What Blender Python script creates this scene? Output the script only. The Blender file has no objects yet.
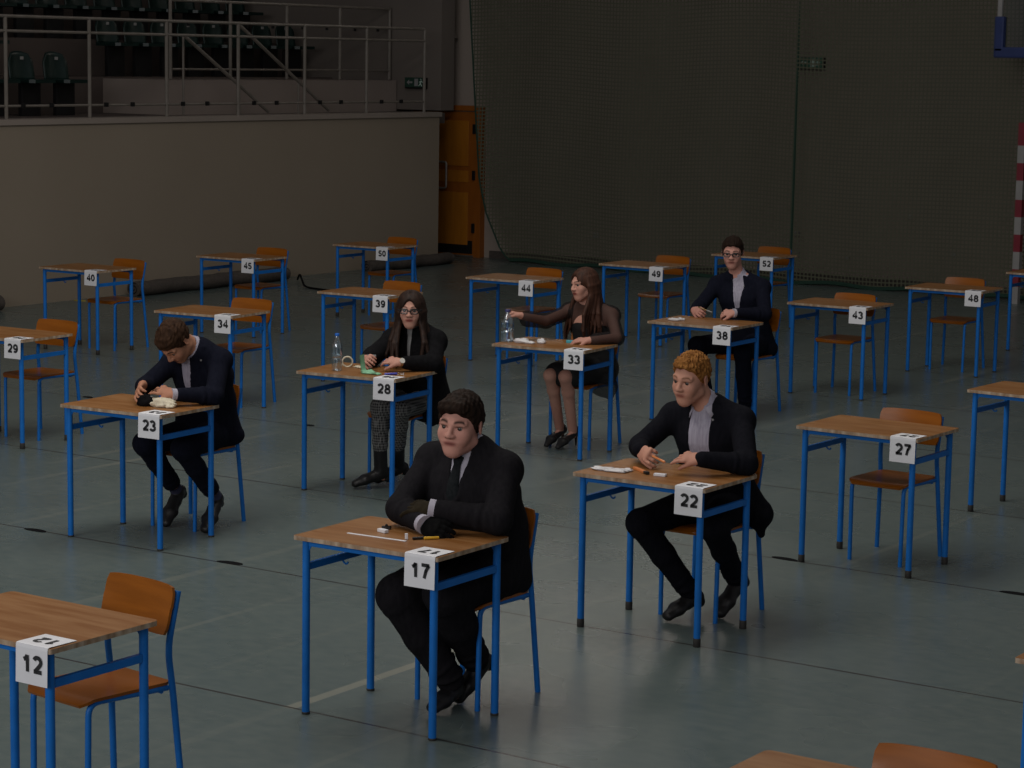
import bpy, bmesh, math, random
import numpy as np
from mathutils import Vector, Matrix, Euler

C = bpy.context.scene.collection
SC = bpy.context.scene

# ------------------------------------------------------------------ camera, world, light, exposure
cam_data = bpy.data.cameras.new('camera')
cam = bpy.data.objects.new('camera', cam_data)
C.objects.link(cam)
cam_data.sensor_width = 36.0
cam_data.lens = 2343.87 / 1024 * 36.0
cam_data.clip_end = 200
cam.matrix_world = (Matrix.Translation((0, 0, 2.7284)) @ Matrix.Rotation(math.radians(34.0), 4, 'Z')
                    @ Matrix.Rotation(math.radians(90 - 7.936), 4, 'X') @ Matrix.Rotation(math.radians(0.924), 4, 'Z'))
SC.camera = cam

world = bpy.data.worlds.new('world')
SC.world = world
world.use_nodes = True
world.node_tree.nodes['Background'].inputs[0].default_value = (1.0, 0.98, 1.0, 1)
world.node_tree.nodes['Background'].inputs[1].default_value = 0.13


def area_light(name, loc, size, size_y, power, color=(1, .97, .92), rot=(0, 0, 0)):
    l = bpy.data.lights.new(name, 'AREA')
    l.shape = 'RECTANGLE'
    l.size, l.size_y, l.energy, l.color = size, size_y, power, color
    o = bpy.data.objects.new(name, l)
    o.location = loc
    o.rotation_euler = rot
    C.objects.link(o)
    return o


area_light('roof_skylight_light', (-8.8, 8.2, 8.0), 3.0, 12.5, 500.0, (1, .96, .90))
area_light('end_window_light', (-5.0, -6.0, 5.5), 14.0, 4.0, 640.0, (1, .98, 1), (math.radians(82), 0, 0))

SC.view_settings.view_transform = 'Standard'
SC.view_settings.look = 'None'
SC.view_settings.gamma = 1.0
SC.view_settings.exposure = 0.0
SC.view_settings.use_curve_mapping = False

# ------------------------------------------------------------------ materials


def new_mat(name, rough=.6, spec=.5, metal=0.0):
    m = bpy.data.materials.new(name)
    m.use_nodes = True
    nt = m.node_tree
    b = nt.nodes['Principled BSDF']
    b.inputs['Roughness'].default_value = rough
    b.inputs['Specular IOR Level'].default_value = spec
    b.inputs['Metallic'].default_value = metal
    return m, nt, b


def noisy(name, c1, c2, scale=8.0, stretch=(1, 1, 1), rough=.6, spec=.5, metal=0, detail=4, bump=0.0, bscale=None, lo=.35, hi=.65):
    m, nt, b = new_mat(name, rough, spec, metal)
    tc = nt.nodes.new('ShaderNodeTexCoord')
    mp = nt.nodes.new('ShaderNodeMapping')
    mp.inputs['Scale'].default_value = stretch
    nz = nt.nodes.new('ShaderNodeTexNoise')
    nz.inputs['Scale'].default_value = scale
    nz.inputs['Detail'].default_value = detail
    rp = nt.nodes.new('ShaderNodeValToRGB')
    rp.color_ramp.elements[0].position = lo
    rp.color_ramp.elements[1].position = hi
    rp.color_ramp.elements[0].color = (*c1, 1)
    rp.color_ramp.elements[1].color = (*c2, 1)
    L = nt.links.new
    L(tc.outputs['Object'], mp.inputs['Vector'])
    L(mp.outputs[0], nz.inputs['Vector'])
    L(nz.outputs[0], rp.inputs[0])
    L(rp.outputs[0], b.inputs['Base Color'])
    if bump:
        n2 = nt.nodes.new('ShaderNodeTexNoise')
        n2.inputs['Scale'].default_value = bscale or scale * 4
        L(mp.outputs[0], n2.inputs['Vector'])
        bp = nt.nodes.new('ShaderNodeBump')
        bp.inputs['Strength'].default_value = bump
        bp.inputs['Distance'].default_value = .004
        L(n2.outputs[0], bp.inputs['Height'])
        L(bp.outputs[0], b.inputs['Normal'])
    return m


M = {}
M['blue'] = noisy('blue_enamel', (0.008, 0.135, 0.47), (0.01, 0.155, 0.53), 14, rough=.42, spec=.25)
M['cap'] = noisy('black_rubber', (.02, .018, .016), (.03, .027, .024), 30, rough=.7)
M['top'] = noisy('worn_beech_laminate', (0.215, 0.083, 0.018), (0.295, 0.140, 0.050), 3.5, (1, 7, 7), rough=.40, spec=.3, detail=6)
M['edge'] = noisy('chipped_edge', (0.26, 0.16, 0.09), (0.48, 0.38, 0.28), 30, (1, 1, .3), rough=.55)
M['ply'] = noisy('orange_plywood', (0.235, 0.068, 0.004), (0.29, 0.086, 0.006), 4, (1, 1, 9), rough=.28, spec=.3, detail=6)
M['ply_edge'] = noisy('plywood_edge', (.34, .16, .05), (.5, .28, .10), 60, (1, 1, 6), rough=.5)
M['paper'] = noisy('white_paper', (0.7, 0.7, 0.725), (0.76, 0.76, 0.785), 6, rough=.6, spec=.2)
M['ink'] = noisy('black_ink', (.012, .012, .014), (.02, .02, .022), 40, rough=.6)
M['wall'] = noisy('taupe_plaster', (0.285, 0.235, 0.178), (0.315, 0.262, 0.2), .55, rough=.85, spec=.2, detail=8, lo=.3, hi=.7)
M['wall3'] = noisy('grey_brown_plaster', (.150, .128, .112), (.172, .148, .128), .6, rough=.85, spec=.2, detail=6)
M['wall2'] = noisy('brown_grey_plaster', (0.285, 0.242, 0.205), (0.32, 0.27, 0.232), .6, rough=.85, spec=.2, detail=6)
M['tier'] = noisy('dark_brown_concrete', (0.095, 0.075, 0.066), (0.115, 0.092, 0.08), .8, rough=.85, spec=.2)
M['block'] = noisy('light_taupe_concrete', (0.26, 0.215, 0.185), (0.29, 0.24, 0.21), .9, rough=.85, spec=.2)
M['rail'] = noisy('painted_steel_rail', (0.165, 0.145, 0.12), (0.2, 0.175, 0.15), 8, rough=.45, spec=.5)
M['seat_green'] = noisy('dark_green_plastic', (0.0025, 0.016, 0.013), (0.004, 0.022, 0.018), 10, rough=.4)
M['seat_blue'] = noisy('dark_teal_plastic', (0.002, 0.01, 0.012), (0.003, 0.014, 0.017), 10, rough=.4)
M['door'] = noisy('orange_brown_wood', (0.33, 0.115, 0.006), (0.4, 0.145, 0.009), 2, (7, 7, 1), rough=.45)
M['door2'] = noisy('darker_orange_wood', (0.25, 0.072, 0.005), (0.3, 0.09, 0.007), 2, (7, 7, 1), rough=.45)
M['chrome'] = noisy('brushed_steel', (.45, .42, .38), (.55, .52, .48), 20, rough=.3, metal=.6)
M['dark'] = noisy('dark_brown_roll', (.055, .045, .038), (.08, .066, .056), 5, (6, 6, 6), rough=.85)
M['rope'] = noisy('green_rope', (0.008, 0.036, 0.022), (0.012, 0.048, 0.03), 30, rough=.8)
M['red'] = noisy('red_paint', (.19, .008, .02), (.22, .010, .026), 6, rough=.5)
M['white'] = noisy('off_white_paint', (.27, .26, .25), (.32, .31, .30), 6, rough=.5)
M['blue_pad'] = noisy('blue_padding', (.010, .026, .115), (.014, .032, .14), 6, rough=.6)
M['sign'] = noisy('exit_sign_green', (.004, .10, .06), (.006, .13, .08), 6, rough=.4)
M['sign_mark'] = noisy('exit_sign_white', (.45, .6, .52), (.5, .65, .57), 6, rough=.4)
M['box'] = noisy('grey_box', (.2, .2, .2), (.25, .25, .25), 6, rough=.6)
M['black_plastic'] = noisy('black_plastic', (0.006, 0.006, 0.0065), (0.01, 0.01, 0.011), 12, rough=.4)
M['suit'] = noisy('charcoal_suit', (0.0105, 0.0098, 0.0115), (0.0145, 0.0135, 0.0155), 60, (1, 1, .3), rough=.95, spec=.06, bump=.3, bscale=90)
M['suit_navy'] = noisy('navy_suit', (0.0062, 0.007, 0.0135), (0.009, 0.01, 0.018), 60, (1, 1, .3), rough=.95, spec=.06, bump=.3, bscale=90)
M['suit_black'] = noisy('black_suit', (0.0062, 0.0065, 0.0092), (0.009, 0.009, 0.0125), 60, (1, 1, .3), rough=.95, spec=.06, bump=.3, bscale=90)
M['knit'] = noisy('black_knit', (0.005, 0.0048, 0.0056), (0.008, 0.0078, 0.009), 40, rough=.95, spec=.1, bump=.5, bscale=60)
M['dress'] = noisy('black_dress', (.009, .009, .010), (.013, .013, .014), 20, rough=.7, spec=.3)
M['shirt'] = noisy('white_shirt', (0.38, 0.36, 0.42), (0.44, 0.42, 0.48), 25, rough=.8, spec=.2)
M['shirt_lilac'] = noisy('pale_striped_shirt', (0.3, 0.28, 0.35), (0.4, 0.38, 0.45), 120, (1, 1, .02), rough=.8, spec=.2)
M['tie'] = noisy('dark_tie', (0.008, 0.01, 0.011), (0.016, 0.018, 0.02), 90, rough=.85, spec=.08)
M['shoe'] = noisy('black_leather', (.008, .008, .009), (.014, .013, .013), 12, rough=.42, spec=.3)
M['sock'] = noisy('navy_sock', (.03, .03, .07), (.04, .04, .09), 60, rough=.9)
M['glove'] = noisy('olive_brown_glove', (0.014, 0.01, 0.005), (0.024, 0.018, 0.01), 30, rough=.9, spec=.1)
M['glove_black'] = noisy('black_glove', (0.004, 0.004, 0.0045), (0.007, 0.007, 0.007), 30, rough=.95, spec=.05)
M['hair_dark'] = noisy('dark_brown_hair', (0.01, 0.0055, 0.0035), (0.022, 0.012, 0.0075), 60, (1, 1, .25), rough=.75, spec=.12, bump=.8, bscale=120)
M['hair_brown'] = noisy('brown_hair', (0.024, 0.011, 0.0055), (0.05, 0.024, 0.012), 60, (1, 1, .25), rough=.75, spec=.12, bump=.8, bscale=120)
M['hair_long'] = noisy('long_dark_brown_hair', (0.014, 0.007, 0.005), (0.034, 0.017, 0.011), 50, (1, 1, .1), rough=.6, spec=.2, bump=.8, bscale=80)
M['hair_auburn'] = noisy('auburn_hair', (0.03, 0.012, 0.007), (0.065, 0.026, 0.015), 50, (1, 1, .1), rough=.6, spec=.2, bump=.8, bscale=80)
M['hair_ginger'] = noisy('ginger_hair', (0.17, 0.065, 0.015), (0.33, 0.145, 0.038), 50, (1, 1, .6), rough=.8, spec=.12, bump=.8, bscale=110)
M['eye_white'] = noisy('eye_white', (0.2, 0.17, 0.16), (0.24, 0.2, 0.19), 9, rough=.25)
M['iris'] = noisy('dark_iris', (.018, .016, .014), (.028, .024, .02), 90, rough=.2)
M['frame'] = noisy('black_spectacle_frame', (.01, .01, .011), (.016, .016, .018), 20, rough=.3)
M['cream'] = noisy('cream_tissue', (.62, .56, .42), (.70, .64, .5), 30, rough=.9, spec=.1, bump=.5)
M['tissue'] = noisy('white_tissue', (.62, .60, .60), (.70, .68, .68), 30, rough=.9, spec=.1, bump=.5)
M['mint'] = noisy('mint_green_paper', (0.22, 0.46, 0.28), (0.27, 0.54, 0.34), 12, rough=.8, spec=.2)
M['orange'] = noisy('orange_plastic', (.62, .20, .06), (.70, .25, .08), 12, rough=.4)
M['yellow'] = noisy('yellow_plastic', (.62, .34, .02), (.70, .40, .03), 12, rough=.4)
M['pen_blue'] = noisy('blue_pen_plastic', (.04, .05, .38), (.06, .07, .45), 12, rough=.3)
M['aqua'] = noisy('aqua_plastic', (.05, .35, .42), (.07, .42, .5), 12, rough=.4)
M['cap_blue'] = noisy('blue_bottle_cap', (.01, .12, .50), (.02, .15, .6), 12, rough=.4)
M['cap_violet'] = noisy('dark_violet_cap', (.05, .05, .16), (.07, .07, .2), 12, rough=.4)
M['watch'] = noisy('watch_face', (.62, .60, .55), (.7, .68, .62), 30, rough=.25)
M['gold'] = noisy('brass', (.4, .28, .12), (.5, .36, .16), 20, rough=.35, metal=.7)
M['scrap'] = noisy('yellow_tape', (.35, .28, .03), (.42, .34, .05), 12, rough=.7)
M['mark'] = noisy('black_tape', (0.004, 0.004, 0.005), (0.007, 0.007, 0.008), 12, rough=.8, spec=.08)


def skin_mat(name, base, lips, brow):
    m, nt, b = new_mat(name, .6, .2)
    L = nt.links.new
    at = nt.nodes.new('ShaderNodeAttribute')
    at.attribute_name = 'paint'
    sep = nt.nodes.new('ShaderNodeSeparateColor')
    L(at.outputs['Color'], sep.inputs[0])
    nz = nt.nodes.new('ShaderNodeTexNoise')
    nz.inputs['Scale'].default_value = 30
    tc = nt.nodes.new('ShaderNodeTexCoord')
    L(tc.outputs['Object'], nz.inputs['Vector'])
    c0 = nt.nodes.new('ShaderNodeMix'); c0.data_type = 'RGBA'
    c0.inputs[6].default_value = (*[x * .93 for x in base], 1)
    c0.inputs[7].default_value = (*[x * 1.07 for x in base], 1)
    L(nz.outputs[0], c0.inputs[0])
    c1 = nt.nodes.new('ShaderNodeMix'); c1.data_type = 'RGBA'
    L(c0.outputs[2], c1.inputs[6])
    c1.inputs[7].default_value = (*lips, 1)
    L(sep.outputs[0], c1.inputs[0])
    c2 = nt.nodes.new('ShaderNodeMix'); c2.data_type = 'RGBA'
    L(c1.outputs[2], c2.inputs[6])
    c2.inputs[7].default_value = (*brow, 1)
    L(sep.outputs[1], c2.inputs[0])
    L(c2.outputs[2], b.inputs['Base Color'])
    return m


def sheer_mat(name, col, fac):
    m, nt, b = new_mat(name, .7, .2)
    b.inputs['Base Color'].default_value = (*col, 1)
    b.inputs['Alpha'].default_value = fac
    nz = nt.nodes.new('ShaderNodeTexNoise')
    nz.inputs['Scale'].default_value = 400
    mr = nt.nodes.new('ShaderNodeMapRange')
    mr.inputs[3].default_value = fac - .1
    mr.inputs[4].default_value = fac + .1
    nt.links.new(nz.outputs[0], mr.inputs[0])
    nt.links.new(mr.outputs[0], b.inputs['Alpha'])
    return m


M['sheer'] = sheer_mat('sheer_black_fabric', (.010, .007, .007), .66)
M['tulle'] = sheer_mat('sheer_grey_tulle', (.016, .016, .017), .6)


def plaid_mat():
    m, nt, b = new_mat('black_white_plaid', .85, .2)
    L = nt.links.new
    tc = nt.nodes.new('ShaderNodeTexCoord')

    def wave(axis, sc, thr):
        w = nt.nodes.new('ShaderNodeTexWave')
        w.bands_direction = axis
        w.inputs['Scale'].default_value = sc
        L(tc.outputs['Object'], w.inputs['Vector'])
        g = nt.nodes.new('ShaderNodeMath'); g.operation = 'GREATER_THAN'
        g.inputs[1].default_value = thr
        L(w.outputs['Fac'], g.inputs[0])
        return g.outputs[0]
    def add(a, c):
        n = nt.nodes.new('ShaderNodeMath'); n.operation = 'ADD'
        L(a, n.inputs[0]); L(c, n.inputs[1]); return n.outputs[0]
    s = add(add(wave('X', 21, .5), wave('Z', 18, .5)), wave('Y', 20, .8))
    rp = nt.nodes.new('ShaderNodeValToRGB')
    rp.color_ramp.elements[0].color = (.012, .012, .013, 1)
    rp.color_ramp.elements[1].color = (.17, .165, .16, 1)
    d = nt.nodes.new('ShaderNodeMath'); d.operation = 'MULTIPLY'; d.inputs[1].default_value = .42
    L(s, d.inputs[0]); L(d.outputs[0], rp.inputs[0]); L(rp.outputs[0], b.inputs['Base Color'])
    return m


M['plaid'] = plaid_mat()


def clear_mat(name, col, alpha):
    m, nt, b = new_mat(name, .06, .8)
    b.inputs['Base Color'].default_value = (*col, 1)
    gl = nt.nodes.new('ShaderNodeBsdfGlossy')
    gl.inputs['Roughness'].default_value = .08
    gl.inputs['Color'].default_value = (.9, .95, 1, 1)
    tr = nt.nodes.new('ShaderNodeBsdfTransparent')
    tr.inputs['Color'].default_value = (*col, 1)
    lw = nt.nodes.new('ShaderNodeLayerWeight')
    lw.inputs['Blend'].default_value = .35
    mx = nt.nodes.new('ShaderNodeMixShader')
    mt = nt.nodes.new('ShaderNodeMath'); mt.operation = 'MULTIPLY_ADD'
    mt.inputs[1].default_value = .7; mt.inputs[2].default_value = alpha
    L = nt.links.new
    L(lw.outputs['Facing'], mt.inputs[0])
    L(mt.outputs[0], mx.inputs[0]); L(tr.outputs[0], mx.inputs[1]); L(gl.outputs[0], mx.inputs[2])
    L(mx.outputs[0], nt.nodes['Material Output'].inputs['Surface'])
    nt.nodes.remove(b)
    return m


M['bottle'] = clear_mat('clear_bottle_plastic', (.80, .90, .94), .22)
M['lens'] = clear_mat('clear_lens', (.9, .92, .94), .04)
M['glass'] = clear_mat('rail_glass', (.86, .87, .87), .0)


def floor_mat():
    m, nt, b = new_mat('teal_vinyl_floor', .3, .5)
    L = nt.links.new
    tc = nt.nodes.new('ShaderNodeTexCoord')
    sep = nt.nodes.new('ShaderNodeSeparateXYZ')
    L(tc.outputs['Object'], sep.inputs[0])

    def math_(op, a, bb=None, clamp=False):
        n = nt.nodes.new('ShaderNodeMath'); n.operation = op; n.use_clamp = clamp
        for i, v in enumerate((a, bb)):
            if v is None: continue
            if isinstance(v, (int, float)): n.inputs[i].default_value = v
            else: L(v, n.inputs[i])
        return n.outputs[0]

    def noise(scale, stretch, detail=5):
        mp = nt.nodes.new('ShaderNodeMapping'); mp.inputs['Scale'].default_value = stretch
        L(tc.outputs['Object'], mp.inputs[0])
        n = nt.nodes.new('ShaderNodeTexNoise'); n.inputs['Scale'].default_value = scale; n.inputs['Detail'].default_value = detail
        L(mp.outputs[0], n.inputs['Vector'])
        return n.outputs[0]
    marbling = noise(11, (1, 1.6, 1), 2)
    patches = noise(.55, (1, 1, 1), 5)
    v = math_('ADD', math_('MULTIPLY', marbling, .55), math_('MULTIPLY', patches, .45))
    rp = nt.nodes.new('ShaderNodeValToRGB')
    rp.color_ramp.elements[0].position = .32
    rp.color_ramp.elements[1].position = .68
    rp.color_ramp.elements[0].color = (.086, .116, .114, 1)
    rp.color_ramp.elements[1].color = (.127, .153, .142, 1)
    L(v, rp.inputs[0])
    X, Y = sep.outputs[0], sep.outputs[1]
    # welded seams between vinyl rolls, one every 1.975 m
    wob = math_('MULTIPLY', math_('SUBTRACT', noise(.35, (1, 1, 1), 1), .5), .03)
    fr = math_('FRACT', math_('DIVIDE', math_('ADD', math_('SUBTRACT', Y, 7.44 - 1.975 * 5.5), wob), 1.975))
    dist = math_('MULTIPLY', math_('ABSOLUTE', math_('SUBTRACT', fr, .5)), 1.975)
    seam = math_('LESS_THAN', dist, .008)
    seam = math_('MULTIPLY', seam, math_('ADD', .45, noise(1.3, (1, 1, 1), 2)), True)
    # faint pale lines along y, broken up by noise
    lines = None
    for x0, w, k in ((-6.13, .03, .10), (-8.16, .035, .22), (-9.87, .03, .22), (-7.4, .02, .14), (-6.8, .02, .14),
                     (-10.81, .03, .25), (-9.98, .02, .1), (-11.15, .03, .22), (-5.52, .02, .14), (-12.6, .03, .15), (-3.9, .02, .1), (-13.6, .03, .15)):
        l = math_('LESS_THAN', math_('ABSOLUTE', math_('SUBTRACT', X, x0)), w)
        l = math_('MULTIPLY', l, k)
        lines = l if lines is None else math_('MAXIMUM', lines, l)
    painted_reflection = math_('MULTIPLY', math_('LESS_THAN', math_('ABSOLUTE', math_('SUBTRACT', X, -6.12)), .028), math_('LESS_THAN', math_('ABSOLUTE', math_('SUBTRACT', Y, 8.05)), .62))  # light reflected on the floor, painted into its colour as a short streak
    breakup = nt.nodes.new('ShaderNodeMapRange')
    breakup.inputs[1].default_value = .42; breakup.inputs[2].default_value = .62
    L(noise(.9, (3, .6, 1), 4), breakup.inputs[0])
    lines = math_('MULTIPLY', lines, breakup.outputs[0], True)
    lines = math_('MAXIMUM', lines, math_('MULTIPLY', painted_reflection, .42))
    m1 = nt.nodes.new('ShaderNodeMix'); m1.data_type = 'RGBA'
    L(lines, m1.inputs[0]); L(rp.outputs[0], m1.inputs[6]); m1.inputs[7].default_value = (.34, .32, .25, 1)
    m2 = nt.nodes.new('ShaderNodeMix'); m2.data_type = 'RGBA'
    L(seam, m2.inputs[0]); L(m1.outputs[2], m2.inputs[6]); m2.inputs[7].default_value = (.03, .025, .022, 1)
    L(m2.outputs[2], b.inputs['Base Color'])
    r = nt.nodes.new('ShaderNodeMapRange')
    r.inputs[3].default_value = .20; r.inputs[4].default_value = .36
    L(noise(1.5, (1, 1, 1), 2), r.inputs[0])
    L(r.outputs[0], b.inputs['Roughness'])
    bp = nt.nodes.new('ShaderNodeBump'); bp.inputs['Strength'].default_value = .02; bp.inputs['Distance'].default_value = .004
    L(noise(2.2, (1, 1, 1), 3), bp.inputs['Height'])
    return m


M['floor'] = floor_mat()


def net_mat():
    m, nt, b = new_mat('netting', .9, .1)
    b.inputs['Base Color'].default_value = (.104, .106, .073, 1)
    L = nt.links.new
    tc = nt.nodes.new('ShaderNodeTexCoord')
    sep = nt.nodes.new('ShaderNodeSeparateXYZ')
    L(tc.outputs['UV'], sep.inputs[0])
    outs = []
    for s, duty in ((sep.outputs[0], .36), (sep.outputs[1], .36)):
        d = nt.nodes.new('ShaderNodeMath'); d.operation = 'FRACT'
        L(s, d.inputs[0])
        g = nt.nodes.new('ShaderNodeMath'); g.operation = 'LESS_THAN'; g.inputs[1].default_value = duty
        L(d.outputs[0], g.inputs[0]); outs.append(g.outputs[0])
    mx = nt.nodes.new('ShaderNodeMath'); mx.operation = 'MAXIMUM'
    L(outs[0], mx.inputs[0]); L(outs[1], mx.inputs[1])
    L(mx.outputs[0], b.inputs['Alpha'])
    return m


M['net'] = net_mat()

# ------------------------------------------------------------------ mesh helpers


def mesh_obj(name, verts, faces, mat, parent=None, smooth=False, loc=None):
    me = bpy.data.meshes.new(name)
    me.from_pydata([tuple(map(float, v)) for v in verts], [], faces)
    me.update()
    return link_mesh(name, me, mat, parent, smooth, loc)


def link_mesh(name, me, mat, parent=None, smooth=False, loc=None):
    mats = mat if isinstance(mat, (list, tuple)) else [mat]
    for m_ in mats:
        me.materials.append(M[m_] if isinstance(m_, str) else m_)
    if smooth:
        me.shade_smooth()
    o = bpy.data.objects.new(name, me)
    if parent is not None:
        o.parent = parent
    if loc is not None:
        o.location = loc
    C.objects.link(o)
    return o


class MB:
    """collects shapes into one mesh"""

    def __init__(s):
        s.v, s.f = [], []

    def add(s, v, f):
        n = len(s.v)
        s.v += [tuple(map(float, q)) for q in v]
        s.f += [tuple(i + n for i in q) for q in f]
        return s

    def box(s, c, size, rot=None, bev=0.0):
        bm = bmesh.new()
        bmesh.ops.create_cube(bm, size=1.0)
        bmesh.ops.scale(bm, vec=size, verts=bm.verts)
        if bev:
            bmesh.ops.bevel(bm, geom=bm.edges[:], offset=bev, segments=2, affect='EDGES', profile=.7)
        if rot is not None:
            bmesh.ops.rotate(bm, cent=(0, 0, 0), matrix=rot if isinstance(rot, Matrix) else Euler(rot).to_matrix(), verts=bm.verts)
        bmesh.ops.translate(bm, vec=c, verts=bm.verts)
        bm.verts.index_update()
        s.add([v.co[:] for v in bm.verts], [[v.index for v in f.verts] for f in bm.faces])
        bm.free()
        return s

    def tube(s, pts, r, n=10, closed=False, flat=None):
        """sweep; r may be a list; flat=(a,b) elliptical scale"""
        P = [Vector(p) for p in pts]
        R = r if isinstance(r, (list, tuple)) else [r] * len(P)
        T = []
        for i in range(len(P)):
            if closed:
                t = P[(i + 1) % len(P)] - P[i - 1]
            else:
                t = P[min(i + 1, len(P) - 1)] - P[max(i - 1, 0)]
            T.append(t.normalized())
        up = Vector((0, 0, 1)) if abs(T[0].z) < .9 else Vector((1, 0, 0))
        nrm = (up - up.dot(T[0]) * T[0]).normalized()
        V, F = [], []
        a, b = flat or (1, 1)
        for i, p in enumerate(P):
            nrm = (nrm - nrm.dot(T[i]) * T[i]).normalized()
            bi = T[i].cross(nrm)
            for k in range(n):
                an = 2 * math.pi * k / n
                V.append(p + nrm * math.cos(an) * R[i] * a + bi * math.sin(an) * R[i] * b)
        m = len(P)
        for i in range(m if closed else m - 1):
            j = (i + 1) % m
            for k in range(n):
                l = (k + 1) % n
                F.append((i * n + k, i * n + l, j * n + l, j * n + k))
        if not closed:
            F.append(tuple(reversed(range(n))))
            F.append(tuple((m - 1) * n + k for k in range(n)))
        return s.add(V, F)

    def lathe(s, prof, n=20, c=(0, 0, 0), caps=True):
        V, F = [], []
        for r, z in prof:
            for k in range(n):
                a = 2 * math.pi * k / n
                V.append((c[0] + r * math.cos(a), c[1] + r * math.sin(a), c[2] + z))
        for i in range(len(prof) - 1):
            for k in range(n):
                l = (k + 1) % n
                F.append((i * n + k, i * n + l, (i + 1) * n + l, (i + 1) * n + k))
        if caps:
            F.append(tuple(reversed(range(n))))
            F.append(tuple((len(prof) - 1) * n + k for k in range(n)))
        return s.add(V, F)

    def prism(s, outline, z0, z1):
        n = len(outline)
        V = [(x, y, z0) for x, y in outline] + [(x, y, z1) for x, y in outline]
        F = [tuple(reversed(range(n))), tuple(range(n, 2 * n))] + [(i, (i + 1) % n, n + (i + 1) % n, n + i) for i in range(n)]
        return s.add(V, F)

    def build(s, name, mat, parent=None, smooth=False, loc=None):
        o = mesh_obj(name, s.v, s.f, mat, parent, False, loc)
        if smooth:
            o.data.shade_smooth()
            o.data.set_sharp_from_angle(angle=math.radians(40))
        return o


def fillet(pts, r, n=5):
    """round the corners of a polyline"""
    P = [Vector(p) for p in pts]
    out = [P[0]]
    for i in range(1, len(P) - 1):
        a, b, c = P[i - 1], P[i], P[i + 1]
        d1, d2 = (a - b), (c - b)
        rr = min(r, d1.length * .45, d2.length * .45)
        p1, p2 = b + d1.normalized() * rr, b + d2.normalized() * rr
        for k in range(n + 1):
            t = k / n
            out.append(p1 * (1 - t) ** 2 + b * 2 * t * (1 - t) + p2 * t * t)
    out.append(P[-1])
    return out


def tag(o, label=None, cat=None, group=None, kind=None):
    if label: o['label'] = label
    if cat: o['category'] = cat
    if group: o['group'] = group
    if kind: o['kind'] = kind
    return o


def empty(name, loc=(0, 0, 0), rz=0.0):
    o = bpy.data.objects.new(name, None)
    o.empty_display_size = .1
    o.location = loc
    o.rotation_euler = (0, 0, rz)
    C.objects.link(o)
    return o


def copy_tree(o, parent=None):
    c = o.copy()
    C.objects.link(c)
    if parent is not None:
        c.parent = parent
    for ch in [x for x in bpy.data.objects if x.parent == o]:
        copy_tree(ch, c)
    return c


# ------------------------------------------------------------------ the hall
def struct(name, mb, mat, parent=None):
    return tag(mb.build(name, mat, parent), kind='structure')


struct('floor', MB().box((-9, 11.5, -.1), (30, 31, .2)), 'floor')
XW = -18.4
# high window in the end wall above the net, its frame and lit panes
wf = tag(empty('window_1', (-16.6, 26.38, 6.5)), kind='structure')
fb = MB()
for x in np.linspace(-2.4, 2.4, 5): fb.box((float(x), 0, 0), (.08, .1, 3.0))
for z in (-1.46, 0, 1.46): fb.box((0, 0, z), (4.88, .1, .08))
fb.build('window_frame', 'rail', wf)
pane_m, nt_, b_ = new_mat('daylit_pane', .2, .5)
b_.inputs['Base Color'].default_value = (.2, .2, .2, 1)
b_.inputs['Emission Color'].default_value = (1, .98, .94, 1)
b_.inputs['Emission Strength'].default_value = 1.7
MB().box((0, .03, 0), (4.8, .02, 2.92)).build('window_pane', pane_m, wf)
# spectator balcony front with its floor slab
struct('wall_left', MB().box((XW - .15, 14.72, .965), (.3, 21.46, 1.93)), 'wall')
struct('trim_1', MB().box((XW - .14, 14.72, 1.96), (.34, 21.5, .06)), 'wall2')
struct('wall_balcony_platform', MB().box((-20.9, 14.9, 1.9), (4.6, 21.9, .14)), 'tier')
struct('wall_balcony_end', MB().box((-20.97, 26.0, 5.2), (4.6, .3, 6.4)).box((-21.4, 26.0, 1.0), (3.6, .3, 2.0)), 'wall3')
struct('wall_back', MB().box((-10.5, 26.5, 4.2), (27, .2, 8.4)), 'wall2')
struct('trim_2', MB().box((-7.0, 26.385, .05), (22.4, .03, .1)), 'dark')
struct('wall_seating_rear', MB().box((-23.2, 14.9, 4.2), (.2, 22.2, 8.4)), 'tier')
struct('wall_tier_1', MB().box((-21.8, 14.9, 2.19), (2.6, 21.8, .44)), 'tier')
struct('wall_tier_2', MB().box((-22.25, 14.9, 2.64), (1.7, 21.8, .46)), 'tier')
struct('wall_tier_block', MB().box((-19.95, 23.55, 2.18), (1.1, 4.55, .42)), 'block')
struct('balcony_shade_slab', MB().box((-21.2, 14.9, 5.6), (4.2, 22.2, .2)), 'tier')  # unseen slab added over the balcony to darken the seating

# door in the back wall, mostly behind the balcony corner
door = tag(empty('door_1', (-18.9, 26.38, 0)), kind='structure')
d = MB()
d.box((-.06, -.02, 1.0), (1.06, .05, 1.96), bev=.004)
d.build('door_leaf', 'door2', door)
for zc, hh in ((1.55, .62), (.52, .72)):
    d = MB().box((-.06, -.05, zc), (.86, .03, hh), bev=.01)
    d.build('door_panel', 'door', door)
MB().box((-.06, -.05, 1.1), (.86, .02, .16), bev=.004).build('door_panel', 'door', door)
fr = MB().box((.54, -.03, 1.0), (.11, .12, 2.02), bev=.004).box((-.06, -.03, 2.03), (1.3, .12, .07), bev=.004)
fr.build('door_frame', 'door2', door)
for z in (1.12, .4, 1.75):
    MB().box((.485, -.095, z), (.045, .03, .13), bev=.004).build('hinge', 'black_plastic', door)
MB().tube(fillet([(-.2, -.075, 1.29), (.04, -.12, 1.29), (.04, -.12, .93), (-.2, -.075, .93)], .04), .014, 8).build('door_handle', 'chrome', door, True)
MB().box((-.06, -.048, .13), (1.0, .02, .18), bev=.003).build('kick_plate', 'black_plastic', door)


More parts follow.
